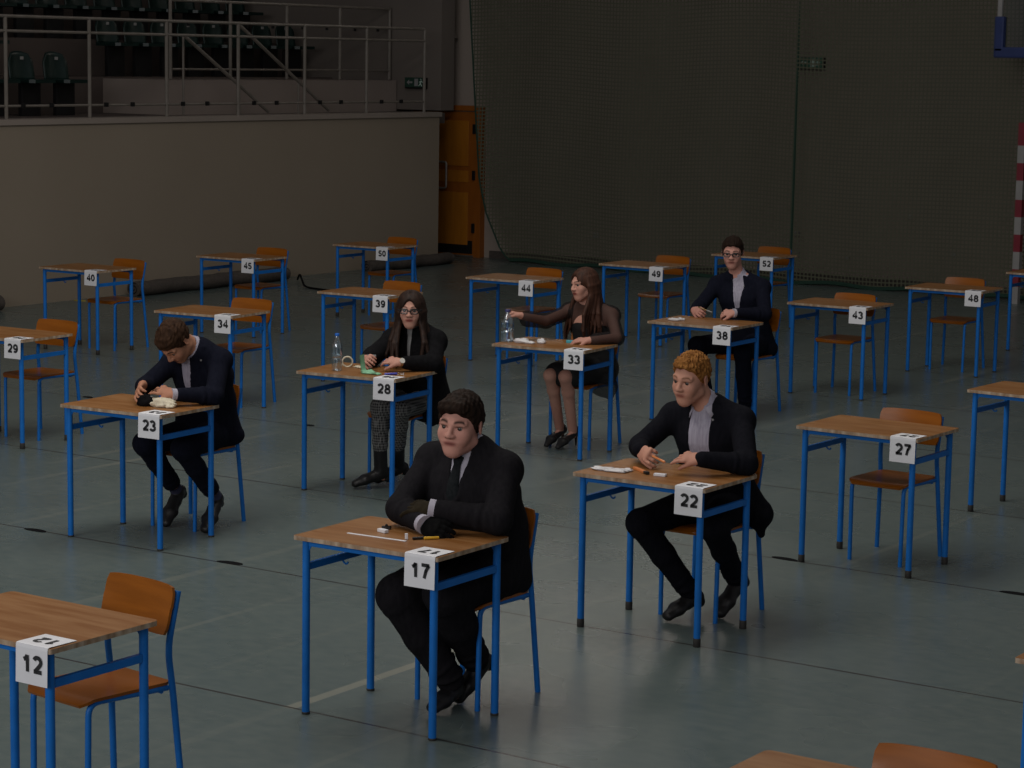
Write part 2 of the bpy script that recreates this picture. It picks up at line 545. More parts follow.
# balcony railing
rl = tag(empty('balcony_railing', (XW - .06, 21.45, 1.99)), 'beige steel balcony railing with three horizontal bars along the top of the left wall', 'railing')
for z, r in ((1.085, .018), (.93, .017), (.14, .014)):
    MB().tube([(0, -11, z), (0, 3.72, z)], r, 8).build('rail_bar', 'rail', rl, True)
for k in range(-3, 7):
    y = 17.7 + 1.247 * k - 21.45
    MB().tube([(0, y, 0), (0, y, 1.085)], .021, 8).build('post', 'rail', rl, True)
y = 17.7 - 21.45
k = 0
while y < 3.6:
    if k % 3 != 2:
        MB().box((.028, y + .22, .145), (.03, .045, .05), bev=.006).build('clamp', 'black_plastic', rl)
    y += .42
    k += 1

# upper railing on the block
r2 = tag(empty('upper_railing', (-19.5, 23.6, 2.4)), 'upper grey railing standing on the pale block behind the balcony railing', 'railing')
for z, r in ((.95, .02), (.70, .016), (.12, .014)):
    MB().tube([(0, -2.2, z), (0, 2.2, z)], r, 8).build('rail_bar', 'rail', r2, True)
for y in (-2.2, -1.1, 0, 1.1, 2.19):
    MB().tube([(0, y, 0), (0, y, .95)], .022, 8).build('post', 'rail', r2, True)
for y in (-1.9, -1.3, -.8, -.3, .3, .8, 1.4, 1.9):
    MB().box((.02, y, .66), (.02, .04, .04), bev=.005).build('clamp', 'black_plastic', r2)
# sloping stair handrails
for (xr, ya, za, yb, zb, lab) in ((-18.95, 21.02, 2.93, 22.58, 1.99, 'sloping stair handrail nearer to the dark green seats, behind the balcony railing'),
                              (-19.1, 22.2, 3.07, 23.97, 1.99, 'sloping stair handrail nearer to the orange door, behind the balcony railing')):
    h = tag(empty('stair_handrail', (xr, yb, 1.97)), lab, 'handrail', 'stair handrails on the balcony')
    MB().tube([(0, ya - yb, za - 1.97), (0, 0, zb - 1.97 + .02)], .022, 8).build('rail_bar', 'rail', h, True)
    MB().tube([(0, ya - yb, za - 1.97), (0, ya - yb, 0)], .014, 8).build('post', 'rail', h, True)
    MB().tube([(0, (ya - yb) * .35, (za - 1.97) * .35), (0, (ya - yb) * .35, 0)], .014, 8).build('post', 'rail', h, True)


# stadium seats
def stadium_seat(mat):
    e = empty('stadium_seat')
    bm = bmesh.new()
    # back shell: curved grid with rounded top
    nu, nv = 10, 8
    V = []
    for j in range(nv + 1):
        v = j / nv
        w = .19 * (1 - .35 * max(0, v - .6) ** 1.2 / .4 ** 1.2 * .9)
        for i in range(nu + 1):
            u = -1 + 2 * i / nu
            V.append((-.05 * (1 - u * u) - .05 * v, w * u, .40 + .34 * v - .03 * u * u * (v > .8)))
    F = [(j * (nu + 1) + i, j * (nu + 1) + i + 1, (j + 1) * (nu + 1) + i + 1, (j + 1) * (nu + 1) + i) for j in range(nv) for i in range(nu)]
    o = mesh_obj('backrest', V, F, mat, e, True)
    s = o.modifiers.new('s', 'SOLIDIFY'); s.thickness = .02
    MB().prism([(-.04, -.19), (.30, -.2), (.36, -.16), (.36, .16), (.30, .2), (-.04, .19)], .38, .42).build('seat', mat, e)
    MB().box((.1, 0, .19), (.06, .3, .38), bev=.01).build('bracket', 'black_plastic', e)
    MB().box((-.02, 0, .66), (.008, .05, .035), bev=.002).build('number_plate', 'white', e)
    return e


sg = stadium_seat('seat_green')
rows = [(-19.9, 1.97, [18.25, 18.8, 19.35, 19.9], 'seat_green', 0), (-20.9, 2.41, [19.1, 19.6] + [21.8 + .5 * i for i in range(8)], 'seat_blue', 1), (-21.8, 2.87, [18.0 + .52 * i for i in range(15)], 'seat_blue', 2)]
first = True
for x, z, ys, mt, ri in rows:
    for i, y in enumerate(ys):
        o = sg if first else copy_tree(sg)
        first = False
        o.location = (x, y, z)
        lab = ('dark green stadium seat in the lowest row on the balcony', 'dark stadium seat in the middle row of the balcony tiers', 'dark stadium seat in the top row of the balcony tiers')[ri]
        tag(o, lab, 'stadium seat', ('lowest row of balcony seats', 'middle row of balcony seats', 'top row of balcony seats')[ri])

# pipes on the back wall
for x, lab in ((-18.97, 'grey vertical pipe above the orange door, farther from the net'), (-18.82, 'grey vertical pipe above the orange door, nearer to the net')):
    e = tag(empty('wall_pipe', (x, 26.3, 2.95)), lab, 'pipe', 'pipes above the door')
    MB().tube([(0, 0, .05), (0, 0, 5)], .045, 10).build('pipe_run', 'rail', e, True)
    MB().tube([(.05, -.02, 0), (.0, 0, .1)], [.055, .045], 10).build('pipe_end', 'rail', e, True)


def exit_sign(loc, lab, w=.36, painted_shade=False):
    face_m, mark_m = ('rope', 'box') if painted_shade else ('sign', 'sign_mark')  # this variant has its shadow put into darker face and mark colours
    e = tag(empty('exit_sign', loc), lab, 'exit sign')
    MB().box((0, 0, 0), (w, .06, .15), bev=.006).build('sign_box', 'black_plastic', e)
    MB().box((0, -.034, .01), (w - .01, .006, .13), bev=.002).build('sign_face', face_m, e)
    a = MB().prism([(-.13, 0), (-.09, .035), (-.09, .012), (-.035, .012), (-.035, -.012), (-.09, -.012), (-.09, -.035)], 0, .003)
    me = a.build('arrow', mark_m, e)
    me.rotation_euler = (math.pi / 2, 0, 0); me.location = (0, -.037, .01)
    dr = MB().box((.03, -.039, .01), (.06, .004, .1))
    dr.build('door_symbol', mark_m, e)
    f = MB().tube([(.11, -.04, .05), (.112, -.04, .051)], .013, 8)
    f.tube([(.11, -.04, .03), (.10, -.04, -.005)], .010, 6).tube([(.10, -.04, -.005), (.125, -.04, -.04)], .007, 6).tube([(.10, -.04, -.005), (.075, -.04, -.035)], .007, 6)
    f.tube([(.11, -.04, .028), (.14, -.04, .01)], .006, 6).tube([(.11, -.04, .028), (.08, -.04, .012)], .006, 6)
    f.build('running_figure', 'sign_mark', e)
    return e


exit_sign((-13.38, 26.36, 2.71), 'green exit sign high on the back wall, seen through the net')
exit_sign((-19.05, 25.80, 2.36), 'green exit sign at the end of the balcony above the orange door', .34, True)

# protective net curtain in front of the back wall


def net():
    nu, nv = 150, 44
    x0, x1, z1 = -18.35, -5.5, 4.85
    V, UV = [], []

    def left(z):
        for (za, xa), (zb, xb) in zip(((0.0, -17.55), (.05, -17.68), (.16, -17.77), (.62, -17.99), (1.08, -18.11), (2.68, -18.24), (3.48, -18.32)), ((.05, -17.68), (.16, -17.77), (.62, -17.99), (1.08, -18.11), (2.68, -18.24), (3.48, -18.32), (8, -18.5))):
            if za <= z <= zb:
                return xa + (xb - xa) * (z - za) / (zb - za)
        return -18.4
    for j in range(nv + 1):
        z = .02 + (z1 - .02) * (j / nv) ** 1.3
        xl = left(z)
        for i in range(nu + 1):
            t = i / nu
            x = xl + (x1 - xl) * t
            y = 26.0 + .045 * math.sin(x * 2.1 + .3 * z) * (.4 + .6 * min(1, z / 3)) + .02 * math.sin(x * 5.3 + 1.1 * math.sin(z))
            V.append((x, y, z + .02 * math.sin(x * 1.7) * (1 if j else 0)))
            UV.append((x / .05 + .25 * math.sin(z * 1.7), (z + .012 * math.sin(x * 2.3)) / .05))
    F = [(j * (nu + 1) + i, j * (nu + 1) + i + 1, (j + 1) * (nu + 1) + i + 1, (j + 1) * (nu + 1) + i) for j in range(nv) for i in range(nu)]
    e = tag(empty('protective_net', (-12, 26.0, 0)), 'dark green protective net curtain hanging in front of the back wall', 'net')
    V = [(a + 12, b - 26, c) for a, b, c in V]
    o = mesh_obj('netting', V, F, 'net', e, True)
    uv = o.data.uv_layers.new(name='UVMap')
    for lp in o.data.loops:
        uv.data[lp.index].uv = UV[lp.vertex_index]
    edge = [V[j * (nu + 1)] for j in range(nv, -1, -1)]
    MB().tube([(x, y - .01, z) for x, y, z in edge], .012, 6).build('edge_rope', 'rope', e, True)
    bot = [V[i] for i in range(0, nu + 1, 2)]
    MB().tube([(x, y - .03, .03 + .015 * math.sin(i * .9)) for i, (x, y, z) in enumerate(bot)], .026, 6).build('bottom_rope', 'rope', e, True)
    MB().tube([(-13.38 + 12, -.03, .03), (-13.36 + 12, -.04, 3), (-13.34 + 12, -.03, 4.85)], .016, 6).build('seam_rope', 'rope', e, True)


net()
# wall boxes behind the net
for i, (x, z, s, lab) in enumerate(((-16.48, .40, .08, 'small pale wall socket behind the net, nearest to the orange door'), (-13.5, .60, .07, 'small pale wall socket behind the net, right of the net seam'),
                                    (-12.8, .32, .05, 'tiny pale fitting low on the wall behind the net, near desk 43'), (-11.98, .88, .05, 'tiny pale fitting on the wall behind the net, highest of the row'),
                                    (-11.39, .46, .05, 'tiny pale fitting on the wall behind the net, near desk 48'))):
    e = tag(empty('wall_socket', (x, 26.385, z)), lab, 'wall socket', 'wall fittings behind the net')
    MB().box((0, -.015, 0), (s, .03, s), bev=.006).build('plate', 'white', e)
    MB().box((0, -.032, 0), (s * .45, .006, s * .45), bev=.002).build('insert', 'box', e)

# handball goal
g = tag(empty('handball_goal', (-10.28, 25.62, 0)), 'red and white striped handball goal at the right edge of the photo', 'goal')
z = 0.0
i = 0
postm = {'red': MB(), 'white': MB()}
bands = [(0, .2, 'white'), (.2, .4, 'red'), (.4, .6, 'white'), (.6, .8, 'red'), (.8, 1.0, 'white'), (1.0, 1.2, 'red'), (1.2, 1.42, 'white'), (1.42, 1.62, 'red'), (1.62, 1.82, 'white'), (1.82, 2.08, 'red')]
for za, zb, cname in bands:
    for xx in (0, 3.08):
        MB().box((xx, 0, (za + zb) / 2), (.08, .08, zb - za)).build('post_band', cname, g)
for q in range(14):
    MB().box((.15 + .2143 * q, 0, 2.04), (.2143, .08, .08)).build('crossbar_band', 'white' if q % 2 == 0 else 'red', g)

# basketball backboard
b = tag(empty('basketball_backboard', (-9.56, 25.2, 2.81)), 'basketball backboard with blue padding at the top right corner', 'backboard')
MB().box((0, .02, .62), (1.74, .012, 1.0)).build('board', 'glass', b)
MB().box((-.885, 0, .85), (.05, .04, .86)).build('board_frame', 'white', b)
MB().box((.885, 0, .85), (.05, .04, .86)).build('board_frame', 'white', b)
MB().box((0, 0, 1.16), (1.8, .04, .05)).build('board_frame', 'white', b)
MB().box((0, 0, .06), (1.86, .09, .12), bev=.02).build('padding', 'blue_pad', b)
for s_ in (-1, 1):
    MB().box((s_ * .875, 0, .26), (.11, .09, .40), bev=.02).build('padding', 'blue_pad', b)
    MB().tube([(s_ * .58, .08, .14), (s_ * .58, .08, 1.1)], .03, 8).build('support_tube', 'white', b)
MB().tube([(-.58, .08, .5), (-.58, .7, .9)], .03, 8).tube([(.58, .08, .5), (.58, .7, .9)], .03, 8).build('wall_bracket', 'box', b)
MB().tube([(.225 * math.cos(a * math.pi / 12), -.3 + .225 * math.sin(a * math.pi / 12), .25) for a in range(24)], .01, 6, closed=True).box((0, -.04, .25), (.15, .08, .06)).build('hoop', 'red', b)

# rolled mats and cable along the left wall


def roll(name, y0, y1, r, x, lab):
    e = tag(empty(name, (x, (y0 + y1) / 2, 0)), lab, 'rolled mat', 'rolled mats along the left wall')
    n = 26
    pts = [(.02 * math.sin(i * .7), (y0 - y1) / 2 + (y1 - y0) * i / (n - 1), r * .82 + .004 * math.sin(i * 1.9)) for i in range(n)]
    MB().tube(pts, [r * (1 + .03 * math.sin(i * 2.3)) for i in range(n)], 16, flat=(.82, 1.15)).build('rolled_sheet', 'dark', e, True)
    sp = [(r * .9 * (1 - t / 26) * math.cos(t * .55), 0, r * .78 * (1 - t / 26) * math.sin(t * .55)) for t in range(24)]
    MB().tube([(p[0], (y0 - y1) / 2 - .003, r * .82 + p[2]) for p in sp], .006, 5).build('spiral_end', 'mark', e)
    return e


roll('rolled_mat', 14.5, 17.3, .105, -18.2, 'end of a dark rolled mat at the left edge of the photo')
roll('rolled_mat', 19.35, 22.0, .10, -18.2, 'dark rolled mat against the left wall, left of the black cable')
roll('rolled_mat', 23.5, 25.3, .09, -18.1, 'dark rolled mat against the left wall, ending at the orange door')
e = tag(empty('cable', (-17.5, 21.7, 0)), 'black cable on the floor between desk 45 and desk 50', 'cable')
MB().tube(fillet([(-.5, .3, .02), (-.3, .1, .12), (-.1, -.1, .06), (.1, -.3, .012), (.5, -.42, .012), (1.3, -.44, .012)], .2), .012, 6).build('cord', 'mark', e, True)
for x, y, s in ((-18.3, 18.6, 1.0), (-18.25, 18.82, .8), (-18.27, 18.98, .7), (-18.22, 19.15, .6)):
    rg = random.Random(int(y * 100))
    out = [(.09 * s * math.cos(a) * rg.uniform(.7, 1.1), .05 * s * math.sin(a) * rg.uniform(.7, 1.2)) for a in np.linspace(0, 2 * math.pi, 9)[:-1]]
    o = MB().prism(out, 0, .006).build('yellow_scrap', 'scrap', None, loc=(x, y, 0))
    tag(o, 'small yellow scrap on the floor by the left wall behind desk 40', 'scrap', 'yellow scraps by the left wall')
for i, (x, y, rz, lab) in enumerate(((-8.18, 9.43, .1, 'black tape mark on the floor seam between desks 12 and 23'), (-9.62, 9.40, 0, 'black tape mark on the floor at the left edge of the photo'),
                                     (-5.85, 11.40, -.1, 'black tape mark beside the front leg of desk 27'), (-4.50, 11.39, 0, 'black tape mark on the floor at the right edge of the photo'),
                                     (-10.85, 13.39, .2, 'small black tape mark on the floor left of desk 28'), (-13.09, 13.38, 0, 'small black tape mark on the floor behind desk 23'))):
    s = .085 if i < 4 else .05
    out = [(s * math.cos(a), .028 * math.sin(a) * (1.3 if a < 3.1 else .7)) for a in np.linspace(0, 2 * math.pi, 13)[:-1]]
    o = MB().prism(out, 0, .003).build('tape_mark', 'mark', None, loc=(x, y, 0))
    o.rotation_euler.z = rz
    tag(o, lab, 'tape mark', 'black tape marks on the floor')

# ------------------------------------------------------------------ desks and chairs
W, D, H = .70, .50, .76


def rounded_rect(w, d, rf, rb, n=5):
    out = []
    for cx, cy, r, a0 in ((w / 2 - rb, d / 2 - rb, rb, 0), (-w / 2 + rb, d / 2 - rb, rb, 90), (-w / 2 + rf, -d / 2 + rf, rf, 180), (w / 2 - rf, -d / 2 + rf, rf, 270)):
        for k in range(n + 1):
            a = math.radians(a0 + 90 * k / n)
            out.append((cx + r * math.cos(a), cy + r * math.sin(a)))
    return out


def make_desk(cap=.010):
    e = empty('school_desk')
    n_out = rounded_rect(W + .03, D + .024, .008, .022)
    bm_ = MB().prism(n_out, H - .018, H)
    t = bm_.build('tabletop', ['top', 'edge'], e)
    for i, p in enumerate(t.data.polygons):
        if i >= 2: p.material_index = 1
    bx, by = W / 2 - .027, D / 2 - .024
    for sx in (-1, 1):
        for sy in (-1, 1):
            l = MB().tube([(sx * bx, sy * by, .008), (sx * bx, sy * by, H - .02)], .0165, 14).build('leg', 'blue', e, True)
            MB().lathe([(.0168, 0), (.0178, .002), (.0178, cap - .002), (.0165, cap)], 14, (sx * bx, sy * by, 0)).build('foot_cap', 'cap', l, True)
        MB().box((sx * bx, 0, .628), (.02, D - .075, .03), bev=.003).build('side_rail', 'blue', e)
        # gusset plates at the leg tops, concave curved edge
        for sy in (-1, 1):
            pts = [(0, 0), (-sx * .065, 0)] + [(-sx * (.065 - .065 * math.sin(a)), -(.075 - .075 * math.cos(a))) for a in np.linspace(.25, 1.35, 5)] + [(0, -.075)]
            V = [(sx * (bx - .010) + p[0], sy * by - .002, H - .02 + p[1]) for p in pts] + [(sx * (bx - .010) + p[0], sy * by + .002, H - .02 + p[1]) for p in pts]
            n = len(pts)
            F = [tuple(range(n)), tuple(reversed(range(n, 2 * n)))] + [(i, i + n, (i + 1) % n + n, (i + 1) % n) for i in range(n)]
            MB().add(V, F).build('gusset', 'blue', e)
    for sy in (-1, 1):
        MB().box((0, sy * by, H - .031), (W - .09, .018, .024), bev=.002).build('apron_rail', 'blue', e)
    hk = [(-bx + .0, .02, .614), (-bx + .008, .02, .604), (-bx + .016, .02, .598), (-bx + .026, .02, .600), (-bx + .030, .02, .608)]
    MB().tube(fillet(hk, .01, 3), .0045, 6).build('bag_hook', 'blue', e, True)
    return e


def make_chair():
    e = empty('school_chair')
    # y = 0 at the front feet, backrest towards +y, seat width along x
    for sx in (-1, 1):
        fr_ = [(sx * .155, 0, 0), (sx * .158, .005, .443), (sx * .165, .36, .434)]
        fr_ = fillet(fr_, .05)
        cut = next(i for i, p in enumerate(fr_) if p.y > .06)
        MB().tube(fr_[:cut + 1], .0115, 12).build('leg', 'blue', e, True)
        MB().tube([fr_[cut], fr_[-1]], .0115, 12).build('seat_rail', 'blue', e, True)
        bk = fillet([(sx * .198, .405, 0), (sx * .176, .375, .44), (sx * .174, .355, .58), (sx * .174, .405, .788)], .10, 6)
        MB().tube(bk, .0125, 12).build('leg', 'blue', e, True)
    MB().tube([(-.17, .33, .427), (.17, .33, .427)], .010, 8).build('cross_rail', 'blue', e, True)
    # moulded ply seat: waterfall front, slight hollow, rounded corners
    nu, nv = 16, 18
    V = []
    for j in range(nv + 1):
        v = j / nv
        y = -.03 + .41 * v
        hw = .176 - .006 * v
        inset = max(0, (.09 - v) / .09) ** 2 * .03 + max(0, (v - .93) / .07) ** 2 * .02
        for i in range(nu + 1):
            u = -1 + 2 * i / nu
            zz = .460 - .004 * v - .010 * (1 - u * u) * math.sin(min(1, v * 1.3) * math.pi) - (max(0, .14 - v) / .14) ** 2 * .022
            V.append(((hw - inset) * u, y, zz))
    F = [(j * (nu + 1) + i, j * (nu + 1) + i + 1, (j + 1) * (nu + 1) + i + 1, (j + 1) * (nu + 1) + i) for j in range(nv) for i in range(nu)]
    o = solid('seat', V, F, .011, e)
    # backrest: gently concave plywood
    nu, nv = 16, 8
    V = []
    for j in range(nv + 1):
        v = j / nv
        z = .628 + .182 * v
        for i in range(nu + 1):
            u = -1 + 2 * i / nu
            ins = .012 * (abs(2 * v - 1) ** 6)
            V.append(((.190 - ins) * u, .355 + (z - .58) * .235 - .024 + .018 * (1 - u * u), z - .006 * (u ** 6) * (1 if v > .5 else -1)))
    F = [(j * (nu + 1) + i, (j + 1) * (nu + 1) + i, (j + 1) * (nu + 1) + i + 1, j * (nu + 1) + i + 1) for j in range(nv) for i in range(nu)]
    bk = solid('backrest', V, F, .010, e)
    sc = MB()
    for sx in (-1, 1):
        for zz in (.675, .76):
            y_ = .355 + (zz - .58) * .235 - .022
            sc.lathe([(.006, 0), (.0, .003)], 8)
            n = len(sc.v)
            for q in range(n - 16, n):
                x, y, z2 = sc.v[q]
                sc.v[q] = (x + sx * .155, y_ - z2 - .002, y + zz)
    sc.build('screw', 'black_plastic', bk)
    return e


def solid(name, V, F, th, parent):
    me = bpy.data.meshes.new(name)
    me.from_pydata(V, [], F)
    bm = bmesh.new(); bm.from_mesh(me)
    bmesh.ops.solidify(bm, geom=bm.faces[:], thickness=th)
    bmesh.ops.recalc_face_normals(bm, faces=bm.faces)
    bm.to_mesh(me); bm.free()
    o = link_mesh(name, me, ['ply', 'ply_edge'], parent, True)
    me.set_sharp_from_angle(angle=math.radians(40))
    return o


def digit_strokes(ch):
    def arc(cx, cy, rx, ry, a0, a1, n=14):
        return [(cx + rx * math.cos(math.radians(a0 + (a1 - a0) * i / n)), cy + ry * math.sin(math.radians(a0 + (a1 - a0) * i / n))) for i in range(n + 1)]
    return {
        '0': [arc(.28, .36, .19, .30, 90, 450, 24)],
        '1': [[(.10, .50), (.22, .56), (.30, .68)], [(.30, .70), (.30, 0)]],
        '2': [arc(.27, .48, .19, .18, 160, -30) + [(.34, .28), (.12, .07)], [(.05, .065), (.50, .065)]],
        '3': [arc(.25, .51, .17, .15, 160, -90) + arc(.25, .21, .20, .155, 90, -160)],
        '4': [[(.38, 0), (.38, .68), (.06, .23)], [(.02, .21), (.54, .21)]],
        '5': [[(.48, .65), (.15, .65), (.10, .36)], arc(.26, .22, .20, .17, 140, -155)],
        '7': [[(.05, .65), (.50, .65)], [(.47, .65), (.30, .36), (.20, 0)]],
        '8': [arc(.28, .52, .155, .14, 90, 450, 20), arc(.28, .21, .19, .155, 90, 450, 20)],
        '9': [arc(.28, .47, .18, .18, 90, 450, 20), arc(.24, .33, .22, .27, 20, -70) + [(.22, .065), (.09, .12)]],
    }[ch]


def number_mesh(txt, size):
    mb = MB()
    half = .088
    for i, ch in enumerate(txt):
        ox = (i - len(txt) / 2) * .60 + .02
        for st in digit_strokes(ch):
            P = [Vector((x + ox, y - .36)) for x, y in st]
            L_, R_ = [], []
            for j, p in enumerate(P):
                d = (P[min(j + 1, len(P) - 1)] - P[max(j - 1, 0)]).normalized()
                n = Vector((-d.y, d.x)) * half
                L_.append(p + n); R_.append(p - n)
            V = [(q.x * size, q.y * size, 0) for q in L_ + R_]
            m = len(P)
            mb.add(V, [(j, m + j, m + j + 1, j + 1) for j in range(m - 1)])
            if len(st) == 3:      # fill the mitre of sharp corners
                p = P[1]
                mb.add([((p.x + half * .9 * math.cos(a)) * size, (p.y + half * .9 * math.sin(a)) * size, 0) for a in np.linspace(0, 2 * math.pi, 9)[:-1]], [tuple(range(8))])
    me = bpy.data.meshes.new('number')
    me.from_pydata(mb.v, [], mb.f)
    me.update()
    return me


def make_card(num):
    """sheet folded over the desk's front edge, number printed on both halves"""
    e = empty('number_card')
    w, dn, bk_ = .148, .132, .125
    t = .0012
    y0 = -D / 2 - .014
    x1 = W / 2 + .004
    x0 = x1 - w
    prof = [(y0 + bk_ + .01, H + .002), (y0 + .01, H + .003), (y0 + .001, H + .0005), (y0 - .001, H - .01), (y0 - .004, H - dn)]
    prof2 = [(y0 + bk_ + .01, H + .002 + t), (y0 + .009, H + .003 + t), (y0 + .0, H + .0015 + t), (y0 - .001 - t, H - .009), (y0 - .004 - t, H - dn)]
    V = []
    for x in (x0, x1):
        V += [(x, y, z) for y, z in prof] + [(x, y, z) for y, z in reversed(prof2)]
    n = len(prof) * 2
    F = [tuple(range(n)), tuple(reversed(range(n, 2 * n)))] + [(i, i + n, (i + 1) % n + n, (i + 1) % n) for i in range(n)]
    MB().add(V, F).build('card_sheet', 'paper', e)
    me = number_mesh(str(num), .083)
    a = link_mesh('number', me, 'ink', e)
    a.rotation_euler = (math.pi / 2 + .02, 0, 0)
    a.location = ((x0 + x1) / 2 + .006, y0 - .0062, H - .060)
    b_ = bpy.data.objects.new('number', me)
    b_.parent = e
    b_.rotation_euler = (0, 0, math.pi)
    b_.location = ((x0 + x1) / 2 + .006, y0 + .062, H + .0052)
    C.objects.link(b_)
    return e


DESKS = {12: (-5.85, 5.69, -.3), 17: (-5.69, 7.64, .9), 22: (-5.59, 9.62, .1), 27: (-5.42, 11.62, -1.3), 32: (-5.26, 13.58, -3.0),
         23: (-9.03, 9.65, 3.3), 28: (-8.93, 11.61, 6.0), 33: (-8.8, 13.58, 5.2), 38: (-8.7, 15.52, 1.0), 43: (-8.55, 17.52, .3), 48: (-8.39, 19.47, 1.7), 53: (-8.28, 21.53, 0),
         29: (-12.04, 11.54, 3), 34: (-11.96, 13.59, 6.0), 39: (-11.95, 15.57, 3), 44: (-11.79, 17.5, 2), 49: (-11.65, 19.54, 1), 52: (-11.4, 21.32, 0),
         40: (-15.22, 15.58, 1.2), 45: (-15.0, 17.48, 2), 50: (-14.93, 19.53, 1), 16: (-2.68, 5.6, 0), 21: (-2.512, 7.57, 0)}
# chair offset in desk frame: x, y of the front feet, rotation
CHAIRS = {12: (-.03, .165, -7), 17: (.075, .235, 0), 22: (.01, .235, 0), 27: (.01, .0, -1), 32: (.06, .1, 0), 23: (0, .29, 0), 28: (.04, .22, 0), 33: (.02, .2, 0), 38: (.05, .40, 0),
          43: (-.02, -.06, 0), 48: (-.06, .03, 0), 29: (0.02, .10, 0), 34: (.02, .13, 0), 39: (.0, .1, 0), 44: (0.02, .1, 0), 49: (.05, .1, 0), 52: (0, .06, 0),
          40: (.10, .07, 0), 45: (0, .1, 0), 50: (.02, .08, 0), 16: (.11, .0, 0), 21: (.06, .2, 0)}
WHERE = {12: 'at the bottom left corner', 27: 'right of the ginger-haired man', 32: 'cut off by the right edge', 43: 'right of the man with glasses', 48: 'near the striped goal post', 29: 'cut off by the left edge',
         34: 'behind the man with bowed head', 39: 'behind the woman in plaid trousers', 44: 'left of the woman reaching for a bottle', 49: 'between that woman and the man with glasses', 52: 'nearest the net behind the man with glasses',
         40: 'by the left wall, leftmost', 45: 'by the left wall before a rolled mat', 50: 'by the left wall nearest the orange door', 53: 'at the right edge before the goal', 16: 'cut off by the bottom edge', 21: 'at the right edge, only its corner in view'}
SITTER = {17: 'the heavy-set man in the charcoal suit', 22: 'the ginger-haired man', 23: 'the man with bowed head', 28: 'the woman in plaid trousers', 33: 'the woman reaching for a bottle', 38: 'the man with glasses'}
desk0 = make_desk()
desk_capped = make_desk(.042)
CAPPED = (22, 27, 32, 29, 40, 50)
chair0 = make_chair()
ud = uc = uk = False


def desk_frame(k):
    X, Y, t = DESKS[k]
    return Matrix.Translation((X, Y, 0)) @ Matrix.Rotation(math.radians(t), 4, 'Z')


for k, (X, Y, t) in DESKS.items():
    if k in CAPPED:
        o = copy_tree(desk_capped) if uk else desk_capped
        uk = True
    else:
        o = copy_tree(desk0) if ud else desk0
        ud = True
    o.location = (X, Y, 0)
    o.rotation_euler = (0, 0, math.radians(t))
    carded = k not in (32, 53, 16, 21)
    who = 'used by ' + SITTER[k] if k in SITTER else WHERE[k]
    tag(o, (f'blue-legged desk with card {k}, {who}' if carded else f'blue-legged desk {who}'), 'desk')
    if carded:
        c = make_card(k)
        c.location = o.location
        c.rotation_euler = o.rotation_euler
        tag(c, f'white card printed {k}, ' + ('before ' + SITTER[k] if k in SITTER else 'on the desk ' + WHERE[k]), 'number card', 'numbered paper cards')
    if k in CHAIRS:
        cx, cy, ct = CHAIRS[k]
        p = desk_frame(k) @ Vector((cx, cy, 0))
        o = copy_tree(chair0) if uc else chair0
        uc = True
        o.location = p
        o.rotation_euler = (0, 0, math.radians(t + ct))
        tag(o, f'orange plywood chair with blue frame, seat of {SITTER[k]}' if k in SITTER else f'empty plywood chair {WHERE[k]}',
            'chair')

# ------------------------------------------------------------------ people: smooth implicit surfaces turned into one mesh each


